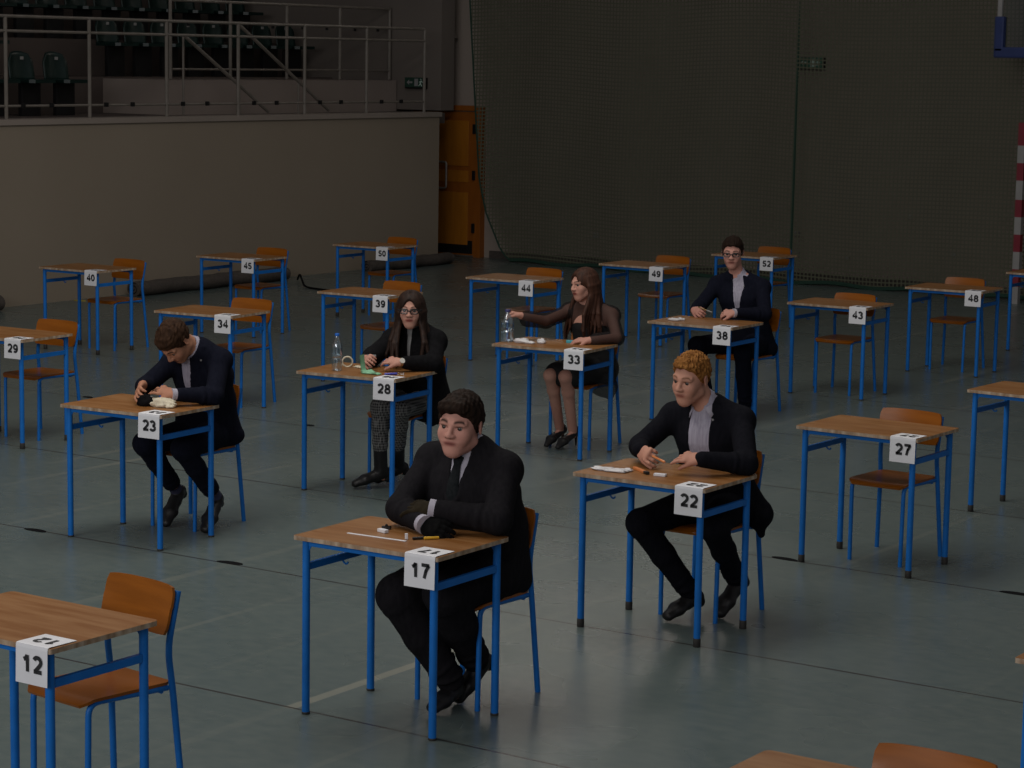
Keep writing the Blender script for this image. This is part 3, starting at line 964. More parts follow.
class Vol:
    def __init__(s, lo, hi, h):
        s.lo = np.array(lo, float); s.h = h
        s.n = tuple(int(math.ceil((b - a) / h)) + 1 for a, b in zip(lo, hi))
        s.d = np.full(s.n, .5, np.float32)
        s.ax = [(s.lo[i] + h * np.arange(s.n[i])).astype(np.float32) for i in range(3)]

    def _op(s, lo, hi, f, k, sub=False, isect=False):
        m = k + 3 * s.h
        i0 = [max(0, int((lo[i] - m - s.lo[i]) / s.h)) for i in range(3)]
        i1 = [min(s.n[i], int((hi[i] + m - s.lo[i]) / s.h) + 2) for i in range(3)]
        if any(a >= b for a, b in zip(i0, i1)): return
        sl = tuple(slice(a, b) for a, b in zip(i0, i1))
        X = s.ax[0][sl[0]][:, None, None]; Y = s.ax[1][sl[1]][None, :, None]; Z = s.ax[2][sl[2]][None, None, :]
        g = f(X, Y, Z).astype(np.float32)
        d = s.d[sl]
        if sub:
            a, b = d, -g
            h_ = np.maximum(k - np.abs(a - b), 0)
            s.d[sl] = np.maximum(a, b) + h_ * h_ / (4 * k + 1e-9)
        else:
            h_ = np.maximum(k - np.abs(d - g), 0)
            s.d[sl] = np.minimum(d, g) - h_ * h_ / (4 * k + 1e-9)

    def seg(s, a, b, wa, wb=None, da=None, db=None, lat=(1, 0, 0), k=.02, sub=False):
        a, b = np.array(a, float), np.array(b, float)
        wb = wa if wb is None else wb
        da = wa if da is None else da
        db = (wb if da == wa else da) if db is None else db
        lat = np.array(lat, float); lat /= np.linalg.norm(lat)
        ab = b - a; L2 = max(ab @ ab, 1e-9)
        R = max(wa, wb, da, db)

        def f(X, Y, Z):
            x, y, z = X - a[0], Y - a[1], Z - a[2]
            t = np.clip((x * ab[0] + y * ab[1] + z * ab[2]) / L2, 0, 1)
            qx, qy, qz = x - t * ab[0], y - t * ab[1], z - t * ab[2]
            q2 = qx * qx + qy * qy + qz * qz
            w = wa + (wb - wa) * t
            if wa == da and wb == db:
                return np.sqrt(q2) - w
            dd = da + (db - da) * t
            l = qx * lat[0] + qy * lat[1] + qz * lat[2]
            e = np.sqrt(l * l / (w * w) + np.maximum(q2 - l * l, 0) / (dd * dd))
            return (e - 1) * np.minimum(w, dd)
        s._op(np.minimum(a, b) - R, np.maximum(a, b) + R, f, k, sub)
        return s

    def ell(s, c, r, R=None, k=.02, sub=False):
        c = np.array(c, float); r = np.array(r, float)
        Rm = np.eye(3) if R is None else np.array(R)
        ext = np.sqrt(((Rm * r) ** 2).sum(1))

        def f(X, Y, Z):
            x, y, z = X - c[0], Y - c[1], Z - c[2]
            q = [(x * Rm[0, i] + y * Rm[1, i] + z * Rm[2, i]) / r[i] for i in range(3)]
            return (np.sqrt(q[0] ** 2 + q[1] ** 2 + q[2] ** 2) - 1) * r.min()
        s._op(c - ext, c + ext, f, k, sub)
        return s

    def fn(s, lo, hi, f, k=.004, sub=False):
        s._op(np.array(lo, float), np.array(hi, float), f, k, sub)
        return s

    def mesh(s, name):
        d = s.d; h = s.h; n = d.shape
        ins = d < 0
        ins[0] = ins[-1] = False; ins[:, 0] = ins[:, -1] = False; ins[:, :, 0] = ins[:, :, -1] = False
        dd = np.where(ins, d, np.maximum(d, 1e-5))
        cnt = np.zeros(tuple(q - 1 for q in n), np.uint8)
        offs = [(i, j, k) for i in (0, 1) for j in (0, 1) for k in (0, 1)]
        for i, j, k in offs:
            cnt += ins[i:n[0] - 1 + i, j:n[1] - 1 + j, k:n[2] - 1 + k]
        act = np.argwhere((cnt > 0) & (cnt < 8))
        if not len(act): raise RuntimeError(name + ' empty')
        idx = np.full(cnt.shape, -1, np.int32)
        idx[act[:, 0], act[:, 1], act[:, 2]] = np.arange(len(act))
        acc = np.zeros((len(act), 3)); num = np.zeros(len(act))
        vals = {o: dd[act[:, 0] + o[0], act[:, 1] + o[1], act[:, 2] + o[2]] for o in offs}
        for a in offs:
            for ax in range(3):
                if a[ax]: continue
                b = list(a); b[ax] = 1; b = tuple(b)
                va, vb = vals[a], vals[b]
                m = (va < 0) != (vb < 0)
                t = np.where(m, va / np.where(m, va - vb, 1), 0)
                p = np.array(a, float)[None, :].repeat(len(act), 0)
                p[:, ax] += t
                acc[m] += p[m]; num[m] += 1
        P = s.lo + h * (act + acc / num[:, None])
        quads = []
        for ax in range(3):
            o1, o2 = [(1, 2), (2, 0), (0, 1)][ax]
            sl0 = [slice(1, q - 1) for q in n]; sl1 = list(sl0)
            sl0[ax] = slice(0, n[ax] - 1); sl1[ax] = slice(1, n[ax])
            A, B = ins[tuple(sl0)], ins[tuple(sl1)]
            e = np.argwhere(A != B)
            if not len(e): continue
            flip = A[e[:, 0], e[:, 1], e[:, 2]]
            base = e + 1
            base[:, ax] = e[:, ax]

            def cell(u, v):
                c = base.copy(); c[:, o1] -= u; c[:, o2] -= v
                return idx[c[:, 0], c[:, 1], c[:, 2]]
            q = np.stack([cell(1, 1), cell(0, 1), cell(0, 0), cell(1, 0)], 1)
            q[~flip] = q[~flip][:, ::-1]
            quads.append(q)
        Q = np.concatenate(quads)
        Q = Q[(Q >= 0).all(1)]
        me = bpy.data.meshes.new(name)
        me.vertices.add(len(P)); me.loops.add(Q.size); me.polygons.add(len(Q))
        me.vertices.foreach_set('co', P.astype(np.float32).ravel())
        me.loops.foreach_set('vertex_index', Q.astype(np.int32).ravel())
        me.polygons.foreach_set('loop_start', np.arange(0, Q.size, 4, dtype=np.int32))
        me.update(calc_edges=True)
        return me, P


def Rz(a): a = math.radians(a); return np.array([[math.cos(a), -math.sin(a), 0], [math.sin(a), math.cos(a), 0], [0, 0, 1]])
def Rx(a): a = math.radians(a); return np.array([[1, 0, 0], [0, math.cos(a), -math.sin(a)], [0, math.sin(a), math.cos(a)]])
def Ry(a): a = math.radians(a); return np.array([[math.cos(a), 0, math.sin(a)], [0, 1, 0], [-math.sin(a), 0, math.cos(a)]])
def V3(*a): return np.array(a, float)
def unit(v): v = np.array(v, float); return v / np.linalg.norm(v)
def mix(a, b, t): return np.array(a, float) * (1 - t) + np.array(b, float) * t


class Head:
    def __init__(s, c, yaw, pitch, roll=0, sc=1.0, full=0.0):
        s.c = np.array(c, float); s.R = Rz(yaw) @ Rx(pitch) @ Ry(roll); s.v = V3(*sc) if isinstance(sc, tuple) else V3(sc, sc, sc); s.s = float(s.v.mean()); s.full = full

    def p(s, x, y, z): return s.c + s.R @ (V3(x, y, z) * s.v)

    def inv(s, P): return ((P - s.c) @ s.R) / s.v

    def build(s, v, neck, nr=.054):
        q = s.s; F = s.full
        e = lambda c, r, k=.02, sub=False: v.ell(s.p(*c), np.array(r) * s.v, s.R, k * q, sub)
        g = lambda a, b, ra, rb=None, k=.015: v.seg(s.p(*a), s.p(*b), ra * q, (ra if rb is None else rb) * q, k=k * q)
        v.seg(neck, s.p(0, .035, -.04), nr * 1.05, nr * .95, k=.02)
        e((0, .014, .035), (.076, .094, .084))
        e((0, -.028, -.028), (.060 + .006 * F, .060, .083), .03)
        g((0, -.066, -.098), (0, -.062, -.094), .023 + .004 * F, k=.025)
        for x in (-1, 1):
            g((x * (.047 + .008 * F), .004, -.062), (x * .014, -.062, -.096), .019 + .008 * F, .019 + .004 * F, .025)
            e((x * .037, -.060, -.024), (.024 + .006 * F, .024, .026 + .004 * F), .025)
            g((x * .012, -.083, .030), (x * .048, -.066, .030), .011, .010, .014)
        for x in (-1, 1):
            e((x * .033, -.100, .009), (.019, .019, .013), .010, True)
            g((x * .020, -.083, .0205), (x * .045, -.073, .018), .0065, .006, .006)
            g((x * .020, -.081, -.003), (x * .043, -.072, -.001), .006, .005, .008)
        g((0, -.086, .018), (0, -.108, -.020), .0085, .0125, .012)
        for x in (-1, 1):
            e((x * .013, -.100, -.024), (.009, .011, .008), .008)
        e((0, -.073, -.056), (.034, .017, .024), .028)
        e((0, -.0885, -.0515), (.026, .008, .0055), .008)
        e((0, -.0860, -.0635), (.023, .008, .0065), .008)
        g((-.021, -.094, -.0575), (.021, -.094, -.0575), .0018, k=.002) if False else None
        for x in (-1, 1):
            R = s.R @ Rz(x * 22) @ Rx(-8)
            v.ell(s.p(x * .081, .014, .002), np.array((.008, .020, .031)) * q, R, .008 * q)
            v.ell(s.p(x * .089, .010, .004), np.array((.006, .011, .018)) * q, R, .005 * q, True)

    def paint(s, P, lips=1.0, browr=.0048, brow_z=.034, stubble=0):
        L = s.inv(P)
        x, y, z = L.T
        front = y < -.055
        lip = np.exp(-((x / .025) ** 2) ** 2) * np.exp(-(((z + .0575) / .0105) ** 2) ** 2) * front * lips
        line = np.exp(-((x / .026) ** 2) ** 3) * np.exp(-((z + .0578) / .003) ** 2) * front * .8
        ax_ = np.abs(x)
        bz = brow_z + .004 * np.sin((ax_ - .012) / .042 * math.pi) - (ax_ > .045) * (ax_ - .045) * .6
        bt = np.clip((ax_ - .010) / .006, 0, 1) * np.clip((.056 - ax_) / .008, 0, 1)
        brow = bt * np.exp(-((z - bz) / browr) ** 2) * front
        cheek = np.exp(-(((ax_ - .04) / .022) ** 2 + ((z + .025) / .025) ** 2)) * front * .18
        eye = np.exp(-(((ax_ - .033) / .017) ** 2) ** 2) * np.exp(-((z - .0165) / .0042) ** 2) * front * .85
        nost = np.exp(-(((ax_ - .009) / .005) ** 2 + ((z + .031) / .004) ** 2)) * (y < -.085) * .6
        ear = (ax_ > .074) * .12
        A = np.zeros((len(P), 4), np.float32)
        A[:, 0] = np.clip(lip + cheek + ear, 0, 1)
        A[:, 1] = np.clip(np.maximum.reduce([brow, line * .6, eye, nost]), 0, 1)
        A[:, 3] = 1
        return A


def hand(v, wr, d, back, side, curl=(35, 40, 30), spread=5, sc=1.0, thumb=(35, 20), skip=0):
    """wr wrist point, d pointing direction, back = normal of the back of the hand, side = +1 when the thumb is on cross(d, back)"""
    d = unit(d); back = np.array(back, float); back = unit(back - (back @ d) * d)
    t = np.cross(d, back) * side          # towards the thumb
    L = .088 * sc
    v.seg(wr, wr + d * .03 * sc, .026 * sc, .03 * sc, .019 * sc, .016 * sc, lat=t, k=.015)
    v.seg(wr + d * .03 * sc, wr + d * (L - .01), .030 * sc, .037 * sc, .016 * sc, .013 * sc, lat=t, k=.012)
    fl = [.072, .080, .074, .058]
    for i in range(4):
        off = (.030 - .020 * i) * sc
        p = wr + d * (L - .012 * sc - (i == 3) * .008) + t * off
        ang = 0
        sp = math.radians(spread * (1.3 - i))
        fd = unit(d * math.cos(sp) + t * math.sin(sp))
        c = curl[i] if isinstance(curl[0], (list, tuple)) else curl
        for j in range(3):
            ang += math.radians(c[j])
            dirn = fd * math.cos(ang) - back * math.sin(ang)
            l = fl[i] * (.45, .32, .23)[j] * sc
            q = p + dirn * l
            v.seg(p, q, (.0092 - .0008 * j) * sc, (.0086 - .0010 * j) * sc, k=.003)
            p = q
    p0 = wr + d * .018 * sc + t * .020 * sc
    a1, a2 = math.radians(thumb[0]), math.radians(thumb[1])
    d1 = unit(d * math.cos(a1) + t * math.sin(a1) - back * .35)
    p1 = p0 + d1 * .042 * sc
    d2 = unit(d * math.cos(a1 - a2) + t * math.sin(a1 - a2) - back * .55)
    p2 = p1 + d2 * .030 * sc
    p3 = p2 + unit(d2 - back * .2) * .024 * sc
    v.seg(p0, p1, .015 * sc, .0115 * sc, k=.01)
    v.seg(p1, p2, .0112 * sc, .010 * sc, k=.003)
    v.seg(p2, p3, .010 * sc, .0085 * sc, k=.002)


def foot_pts(a, t):
    u = unit(t - a)
    side = unit(np.cross(u, V3(0, 0, 1)))
    n = unit(np.cross(u, side)) if np.cross(u, side)[2] < 0 else -unit(np.cross(u, side))
    heel = a - u * .022 + n * .068
    ball = mix(heel, t, .68)
    return heel, ball, side, n


def torso(v, S, grow=0.0, top=1.0, k=.03):
    """pelvis, waist, chest, neck chain; S has pts and (w, d) radii"""
    lat = Rz(S.get('yaw', 0)) @ V3(1, 0, 0)
    pts = S['spine']; wd = S['wd']
    for (a, b), (ra, rb) in zip(zip(pts[:-1], pts[1:]), zip(wd[:-1], wd[1:])):
        v.seg(a, b, ra[0] + grow, rb[0] + grow, ra[1] + grow, rb[1] + grow, lat=lat, k=k)
    nk = V3(*pts[-1])
    for s_ in 'LR':
        sh = V3(*S['sh' + s_])
        r = S.get('shr', .056)
        v.seg(mix(nk, sh, .25) + V3(0, 0, .012), sh + V3(0, 0, .004), .05 + grow, r - .008 + grow, k=k)
        v.seg(mix(pts[-2], sh, .4), sh - V3(0, 0, .01), .07 + grow, r - .004 + grow, k=k)


def limbs_body(v, S):
    for s_ in 'LR':
        sh, el, wr = (V3(*S[q + s_]) for q in ('sh', 'el', 'wr'))
        t = S.get('arm', 1.0)
        v.seg(sh, el, .046 * t, .038 * t, k=.02)
        v.seg(el, wr, .038 * t, .025, k=.015)
        hp, kn, an, to = (V3(*S[q + s_]) for q in ('hip', 'kn', 'an', 'to'))
        t = S.get('leg', 1.0)
        v.seg(hp, kn, .078 * t, .049 * t, k=.03)
        cf = mix(kn, an, .3) + V3(0, .012, 0)
        v.seg(kn + V3(0, 0, -.01), cf, .048 * t, .051 * t, k=.03)
        v.seg(cf, an, .050 * t, .033, k=.02)
        heel, ball, side, n = foot_pts(an, to)
        v.seg(an, mix(heel, ball, .25), .030, .022, k=.012)
        v.seg(heel - n * .022, ball - n * .016, .020, .027, .018, .014, lat=side, k=.012)
        v.seg(ball - n * .016, mix(ball, to, .7) - n * .010, .027, .020, .014, .010, lat=side, k=.01)


def shoe_shape(v, an, to, grow=0.0, boot=0.0, kn=None):
    heel, ball, side, n = foot_pts(an, to)
    up = -n
    v.seg(heel + up * .020, mix(heel, ball, .5) + up * .022, .033, .034, .032, .030, lat=side, k=.015)
    v.seg(mix(heel, ball, .5) + up * .024, ball + up * .020, .036, .044, .036, .031, lat=side, k=.02)
    v.seg(ball + up * .019, to + up * .011, .044, .034, .030, .024, lat=side, k=.02)
    v.seg(an + n * .012, mix(heel, ball, .22) + up * .03, .041, .037, k=.015)
    v.seg(heel + up * .004 + unit(to - heel) * .006, heel - up * .012 + unit(to - heel) * .01, .030, .030, k=.004)
    if boot:
        v.seg(an + n * .01, an + unit(kn - an) * boot, .044, .044, k=.012)


def eyes(H, par, gaze=(0, 0)):
    for x in (-1, 1):
        n = 12
        cen = H.p(x * .0325, -.0745, .008)
        V, F = [], []
        r = .0118 * H.s
        gz = H.R @ Rz(gaze[0]) @ Rx(gaze[1])
        for i in range(n + 1):
            a = math.pi * i / n
            for k in range(16):
                b = 2 * math.pi * k / 16
                V.append(cen + gz @ (V3(math.sin(a) * math.cos(b), -math.cos(a), math.sin(a) * math.sin(b)) * r))
        for i in range(n):
            for k in range(16):
                F.append((i * 16 + k, (i + 1) * 16 + k, (i + 1) * 16 + (k + 1) % 16, i * 16 + (k + 1) % 16))
        o = mesh_obj('eye', V, F, ['eye_white', 'iris'], par, True)
        for p in o.data.polygons:
            if p.index < 16 * 4: p.material_index = 1


def hairline_cut(H, front=.075, temple=.02, burn=-.02, back=-.06, fy=-.055):
    ys = [-.13, -.085, fy, -.02, .0, .03, .12]
    zs = [front, front, temple + .02, temple * .3 + burn * .7, burn, burn - .015, back]

    def f(X, Y, Z):
        shape = np.broadcast_shapes(X.shape, Y.shape, Z.shape)
        x, y, z = (np.broadcast_to(q, shape) for q in (X - H.c[0], Y - H.c[1], Z - H.c[2]))
        R = H.R
        lx = (x * R[0, 0] + y * R[1, 0] + z * R[2, 0]) / H.v[0]
        ly = (x * R[0, 1] + y * R[1, 1] + z * R[2, 1]) / H.v[1]
        lz = (x * R[0, 2] + y * R[1, 2] + z * R[2, 2]) / H.v[2]
        return (lz - np.interp(ly, ys, zs) - .004 * np.sin(lx * 130)) * H.s * .8
    return f


def noise_fn(H, fx, fy, fz, amp):
    def f(x, y, z):
        return amp * (np.sin(x * fx + 1.3 * np.sin(z * fz * .6)) * np.sin(y * fy + 1.7 * np.sin(x * fx * .5)) + .6 * np.sin(z * fz + 2 * np.sin(y * fy * .7)))
    return f


def short_hair(H, mat, par, thick=.013, top=0.0, h=.004, wave=(190, 190, 150, .0025), fringe=0.0, **kw):
    lo, hi = H.c - .16, H.c + .16
    v = Vol(lo, hi, h)
    v.ell(H.p(0, .016, .036 + top * .4), (np.array((.076, .094, .084)) + thick + np.array((0, 0, top))) * H.v, H.R, .01)
    if top:
        v.ell(H.p(.004, -.03, .085), np.array((.062, .055, .034 + top)) * H.s, H.R, .02)
    if fringe:
        v.seg(H.p(-.05, -.062, .092), H.p(.03, -.070, .100), .02 * H.s, .024 * H.s, k=.025)
    nf = noise_fn(H, *wave)
    X = v.ax[0][:, None, None]; Y = v.ax[1][None, :, None]; Z = v.ax[2][None, None, :]
    v.d = (v.d + nf(X - H.c[0], Y - H.c[1], Z - H.c[2])).astype(np.float32)
    cut = hairline_cut(H, **kw)(X, Y, Z)
    v.d = np.maximum(v.d, -cut.astype(np.float32))
    # clear the ears
    for x in (-1, 1):
        v.ell(H.p(x * .092, .006, -.002), np.array((.02, .022, .034)) * H.s, H.R, .006, True)
    me, P = v.mesh('hair')
    return link_mesh('hair', me, mat, par, True)


def long_hair(H, mat, par, length=.34, h=.0045, part=0.0, fwd=(.06, .06), seed=3, wav=.010, vol=.016, ang0=(58, 58), flare=.018):
    """cap with a parting and locks falling on both sides to the chest"""
    rg = random.Random(seed)
    lo = H.c - V3(.24, .24, length + .10); hi = H.c + V3(.24, .24, .17)
    v = Vol(lo, hi, h)
    v.ell(H.p(0, .018, .036), (np.array((.076, .094, .084)) + vol) * H.v, H.R, .01)
    # face opening
    v.ell(H.p(part * .3, -.115, -.035), np.array((.058, .085, .100)) * H.s, H.R, .012, True)
    v.ell(H.p(part * .3, -.13, .045), np.array((.040, .075, .052)) * H.s, H.R, .012, True)
    v.seg(H.p(0, -.03, -.12), H.p(0, -.10, -.16), .05 * H.s, .06 * H.s, k=.01, sub=True)
    # flatten the parting
    v.seg(H.p(part, -.11, .10), H.p(part, .02, .142), .004, .004, k=.008, sub=True)
    down = V3(0, 0, -1)
    N = 34
    for i in range(N):
        s_ = -1 if i % 2 else 1
        t = (i // 2) / (N / 2 - 1)
        a0 = ang0[0] if s_ > 0 else ang0[1]
        ang = math.radians(a0 + (180 - a0) * t)         # 0 = face front
        ex = math.sin(ang) * s_; ey = -math.cos(ang)
        p0 = H.p(ex * .078, ey * .088 + .014, .055)
        p1 = H.p(ex * .092, ey * .100 + .014, -.01)
        p2 = H.p(ex * .090, ey * .096 + .016, -.075)
        f = fwd[0] if s_ > 0 else fwd[1]
        fr_ = max(0, 1 - t * 1.5)
        fw = H.R @ V3(s_ * flare, -f * fr_ + .015 * (1 - fr_), 0)
        ln = length * (1 - .15 * rg.random())
        p3 = p2 + down * ln * .45 + fw * .9 + V3(rg.uniform(-wav, wav), rg.uniform(-wav, wav), 0)
        p4 = p3 + down * ln * .35 + fw * .1 + V3(rg.uniform(-wav, wav), rg.uniform(-wav, wav), 0)
        p5 = p4 + down * ln * .20 + V3(rg.uniform(-wav, wav), rg.uniform(-wav, wav), 0)
        r = .017 * H.s
        v.seg(p0, p1, r * .9, r, k=.008); v.seg(p1, p2, r, r, k=.008); v.seg(p2, p3, r, r * .85, k=.006)
        v.seg(p3, p4, r * .85, r * .65, k=.005); v.seg(p4, p5, r * .65, r * .3, k=.004)
    me, P = v.mesh('hair')
    return link_mesh('hair', me, mat, par, True)


def spectacles(H, par, mat='frame', w=.0225, hh=.0165, r=.0026):
    g_ = MB()
    for x in (-1, 1):
        ring = [H.p(x * .034 + w * math.copysign(abs(math.cos(a)) ** .7, math.cos(a)), -.103 + .008 * abs(x * .034 + w * math.cos(a)) / .05, .008 + hh * math.copysign(abs(math.sin(a)) ** .75, math.sin(a))) for a in np.linspace(0, 2 * math.pi, 21)[:-1]]
        g_.tube(ring, r, 6, closed=True)
        g_.tube([H.p(x * .057, -.095, .013), H.p(x * .080, -.06, .014), H.p(x * .084, .0, .014), H.p(x * .082, .022, .002)], r, 6)
    g_.tube([H.p(-.012, -.104, .012), H.p(0, -.108, .014), H.p(.012, -.104, .012)], r, 6)
    o = g_.build('glasses', mat, par, True)
    for x in (-1, 1):
        V = [H.p(x * .034 + w * .96 * math.cos(a), -.1035 + .008 * abs(x * .034 + w * math.cos(a)) / .05, .008 + hh * .96 * math.sin(a)) for a in np.linspace(0, 2 * math.pi, 21)[:-1]]
        mesh_obj('lens', V, [tuple(range(20))], 'lens', o)


def ring_fn(c, axis, r_out, r_in, half):
    c = np.array(c, float); axis = unit(axis)

    def f(X, Y, Z):
        x, y, z = X - c[0], Y - c[1], Z - c[2]
        l = x * axis[0] + y * axis[1] + z * axis[2]
        q = np.sqrt(np.maximum(x * x + y * y + z * z - l * l, 0))
        return np.maximum(np.maximum(q - r_out, r_in - q), np.abs(l) - half)
    return f


def bounds(S, extra=.16):
    pts = [V3(*S[k]) for k in S if k[:-1] in ('sh', 'el', 'wr', 'hip', 'kn', 'an', 'to') and k[-1] in 'LR'] + [V3(*p) for p in S['spine']] + [S['head'].c]
    pts = np.array(pts)
    lo, hi = pts.min(0) - extra, pts.max(0) + extra
    lo[2] = max(lo[2], -.02)
    hi[2] += .03
    return lo, hi


def build_person(k, S, label):
    X, Y, t = DESKS[k]
    H = S['head']
    ox, oy = S['spine'][0][0], S['spine'][0][1]
    h = S.get('h', .0045)
    lo, hi = bounds(S)
    v = Vol(lo, hi, h)
    torso(v, S)
    limbs_body(v, S)
    H.build(v, V3(*S['spine'][-1]), S.get('neck', .054))
    for s_ in 'LR':
        hd = S['hand' + s_]
        hand(v, V3(*S['wr' + s_]), hd['d'], hd['b'], hd['s'], hd.get('curl', (30, 35, 25)), hd.get('spread', 4), S.get('hsc', 1.0), hd.get('thumb', (35, 20)))
    me, P = v.mesh('person')
    ca = me.color_attributes.new('paint', 'FLOAT_COLOR', 'POINT')
    A = H.paint(P, S.get('lips', .8), S.get('browr', .0048))
    ca.data.foreach_set('color', A.ravel())
    body = link_mesh('person', me, S['skin'], None, True)
    # move the origin to the floor below the sitter
    me.transform(Matrix.Translation((-ox, -oy, 0)))
    p = desk_frame(k) @ Vector((ox, oy, 0))
    body.location = p
    body.rotation_euler = (0, 0, math.radians(t))
    tag(body, label, 'person')
    class Par: pass
    S['body'] = body
    S['off'] = (ox, oy)
    return body


PARTS_BEFORE = set()


def shift_parts(body, off):
    """parts were modelled in the desk's frame; move them into the person's frame"""
    T = Matrix.Translation((-off[0], -off[1], 0))
    done = set()
    for o in bpy.data.objects:
        q = o
        while q.parent is not None: q = q.parent
        if q == body and o != body and o.type == 'MESH' and o.data.name not in done:
            o.data.transform(T); done.add(o.data.name)


def sleeve_jacket(S, mat, grow=.016, vbase=.15, vlow=0.0, h=.006, hem=.10, open_w=.06, flap=None, vneck=True, btn=.42, cuffs=True, lapel=True, sleeve=1.0, wr_cut=.018, name='jacket', slack=0.0):
    H = S['head']
    lo, hi = bounds(S, .17)
    lo[2] = min(S['spine'][0][2] - .25, lo[2] + .3)
    hi[2] = V3(*S['spine'][-1])[2] + .14
    v = Vol(lo, hi, h)
    torso(v, S, grow)
    yaw = S.get('yaw', 0)
    lat = Rz(yaw) @ V3(1, 0, 0); fw = Rz(yaw) @ V3(0, -1, 0)
    nk = V3(*S['spine'][-1]); pel = V3(*S['spine'][0]); wst = V3(*S['spine'][1])
    # skirt of the jacket over the hips
    w0, d0 = S['wd'][0]
    v.seg(wst, pel + V3(0, .02, -.01), S['wd'][1][0] + grow, w0 + grow + .012, S['wd'][1][1] + grow, d0 + grow + .01, lat=lat, k=.03)
    for s_ in 'LR':
        sh, el, wr = (V3(*S[q + s_]) for q in ('sh', 'el', 'wr'))
        tk = S.get('arm', 1.0) * sleeve
        v.seg(sh, el, .056 * tk + slack, .051 * tk + slack, k=.025)
        u = unit(wr - el)
        v.seg(el, wr - u * wr_cut, .051 * tk + slack, .037 * tk + slack * .7, k=.02)
        # folds at the elbow
        for q in (.15, .3):
            c = mix(el, wr, q); v.fn(c - .07, c + .07, ring_fn(c, u, .049 * tk, .030, .006), .012)
    if flap:
        for a, b, r1, r2, dd in flap:
            v.seg(a, b, r1, r2, dd, dd, lat=lat, k=.03)
    if lapel:
        # raised collar round the neck and two lapels
        cb = nk + V3(0, .014, .030)
        v.seg(cb + lat * .066 + fw * .0, cb - fw * .055, .020, .020, k=.02)
        v.seg(cb - lat * .066 + fw * .0, cb - fw * .055, .020, .020, k=.02)
    # hollow the neck
    v.seg(nk + V3(0, 0, .012), nk + (H.c - nk) * .7, .054, .062, k=.012, sub=True)
    if vneck:
        ch = V3(*S['spine'][2])
        A = mix(wst, ch, btn) + fw * (S['wd'][1][1] + grow + .01)
        B = nk + fw * .07 + V3(0, 0, .02)
        ax_ = B - A; L = np.linalg.norm(ax_); ax_ = ax_ / L
        dep = np.cross(ax_, lat); dep = unit(dep if dep @ fw > 0 else -dep)

        def f(X_, Y_, Z_):
            x, y, z = X_ - A[0], Y_ - A[1], Z_ - A[2]
            tt = (x * ax_[0] + y * ax_[1] + z * ax_[2])
            l = np.abs(x * lat[0] + y * lat[1] + z * lat[2])
            q = x * dep[0] + y * dep[1] + z * dep[2]
            w = open_w * (vbase + (1 - vbase) * np.clip(tt / L, -.2, 1.2))
            return np.maximum(np.maximum(l - w, -tt - vlow), -(q + .075))
        v.fn(np.minimum(A, B) - .12 - vlow, np.maximum(A, B) + .12, f, .004, True)
        if lapel:
            for s_ in (-1, 1):
                a = A + lat * s_ * .008 - dep * .004
                b = B + lat * s_ * (open_w + .018) - dep * .028
                m_ = mix(a, b, .62) + lat * s_ * .016 + dep * .004
                v.seg(a, m_, .012, .026, .009, .010, lat=lat, k=.008)
                v.seg(m_, b, .026, .020, .010, .012, lat=lat, k=.008)
        S['vA'], S['vB'], S['dep'], S['lat'], S['fw'] = A, B, dep, lat, fw
    me, P = v.mesh(name)
    o = link_mesh(name, me, mat, S['body'], True)
    return o


def shirt(S, mat, h=.0055, cuffmat=None, collar=True, cuffs=True, cuff_len=.014, bulge=.010, **ck):
    H = S['head']
    nk = V3(*S['spine'][-1])
    lat = Rz(S.get('yaw', 0)) @ V3(1, 0, 0); fw = Rz(S.get('yaw', 0)) @ V3(0, -1, 0)
    lo, hi = bounds(S, .14)
    lo[2] = S['spine'][0][2]; hi[2] = nk[2] + .12
    v = Vol(lo, hi, h)
    pts, wd = S['spine'], S['wd']
    for i in range(1, len(pts) - 1):
        v.seg(pts[i], pts[i + 1], wd[i][0] * (.9 if i < 2 else .97), wd[i + 1][0] * (.9 if i < 1 else .97) + .004, wd[i][1] + bulge, wd[i + 1][1] + bulge, lat=lat, k=.03)
    for s_ in 'LR':
        sh = V3(*S['sh' + s_])
        v.seg(nk, mix(nk, sh, .4) + V3(0, 0, .006), .060, .056, k=.02)
    if collar:
        ax_ = unit(H.c - nk + V3(0, -.0, .05))
        v.seg(nk, nk + ax_ * .050, .068, .062, k=.02)
        v.seg(nk + ax_ * .02 + fw * .02, nk + ax_ * .13, .0535, .056, k=.004, sub=True)
        # open collar notch
        v.seg(nk + ax_ * .075 + fw * .072, nk + ax_ * .015 + fw * .078, .022, .004, k=.006, sub=True)
    me, P = v.mesh('shirt')
    o = link_mesh('shirt', me, mat, S['body'], True)
    if collar: collar_band(S, cuffmat or mat, o, **ck)
    if cuffs:
        for s_ in 'LR':
            if s_ not in cuffs: continue
            el, wr = V3(*S['el' + s_]), V3(*S['wr' + s_])
            u = unit(wr - el)
            V_, r = [], .034 * S.get('cuffr', 1)
            MB().tube([wr - u * .03, wr - u * .012, wr + u * cuff_len], [r * .98, r, r * 1.02], 20).build('shirt_cuff', cuffmat or mat, o, True)
    return o


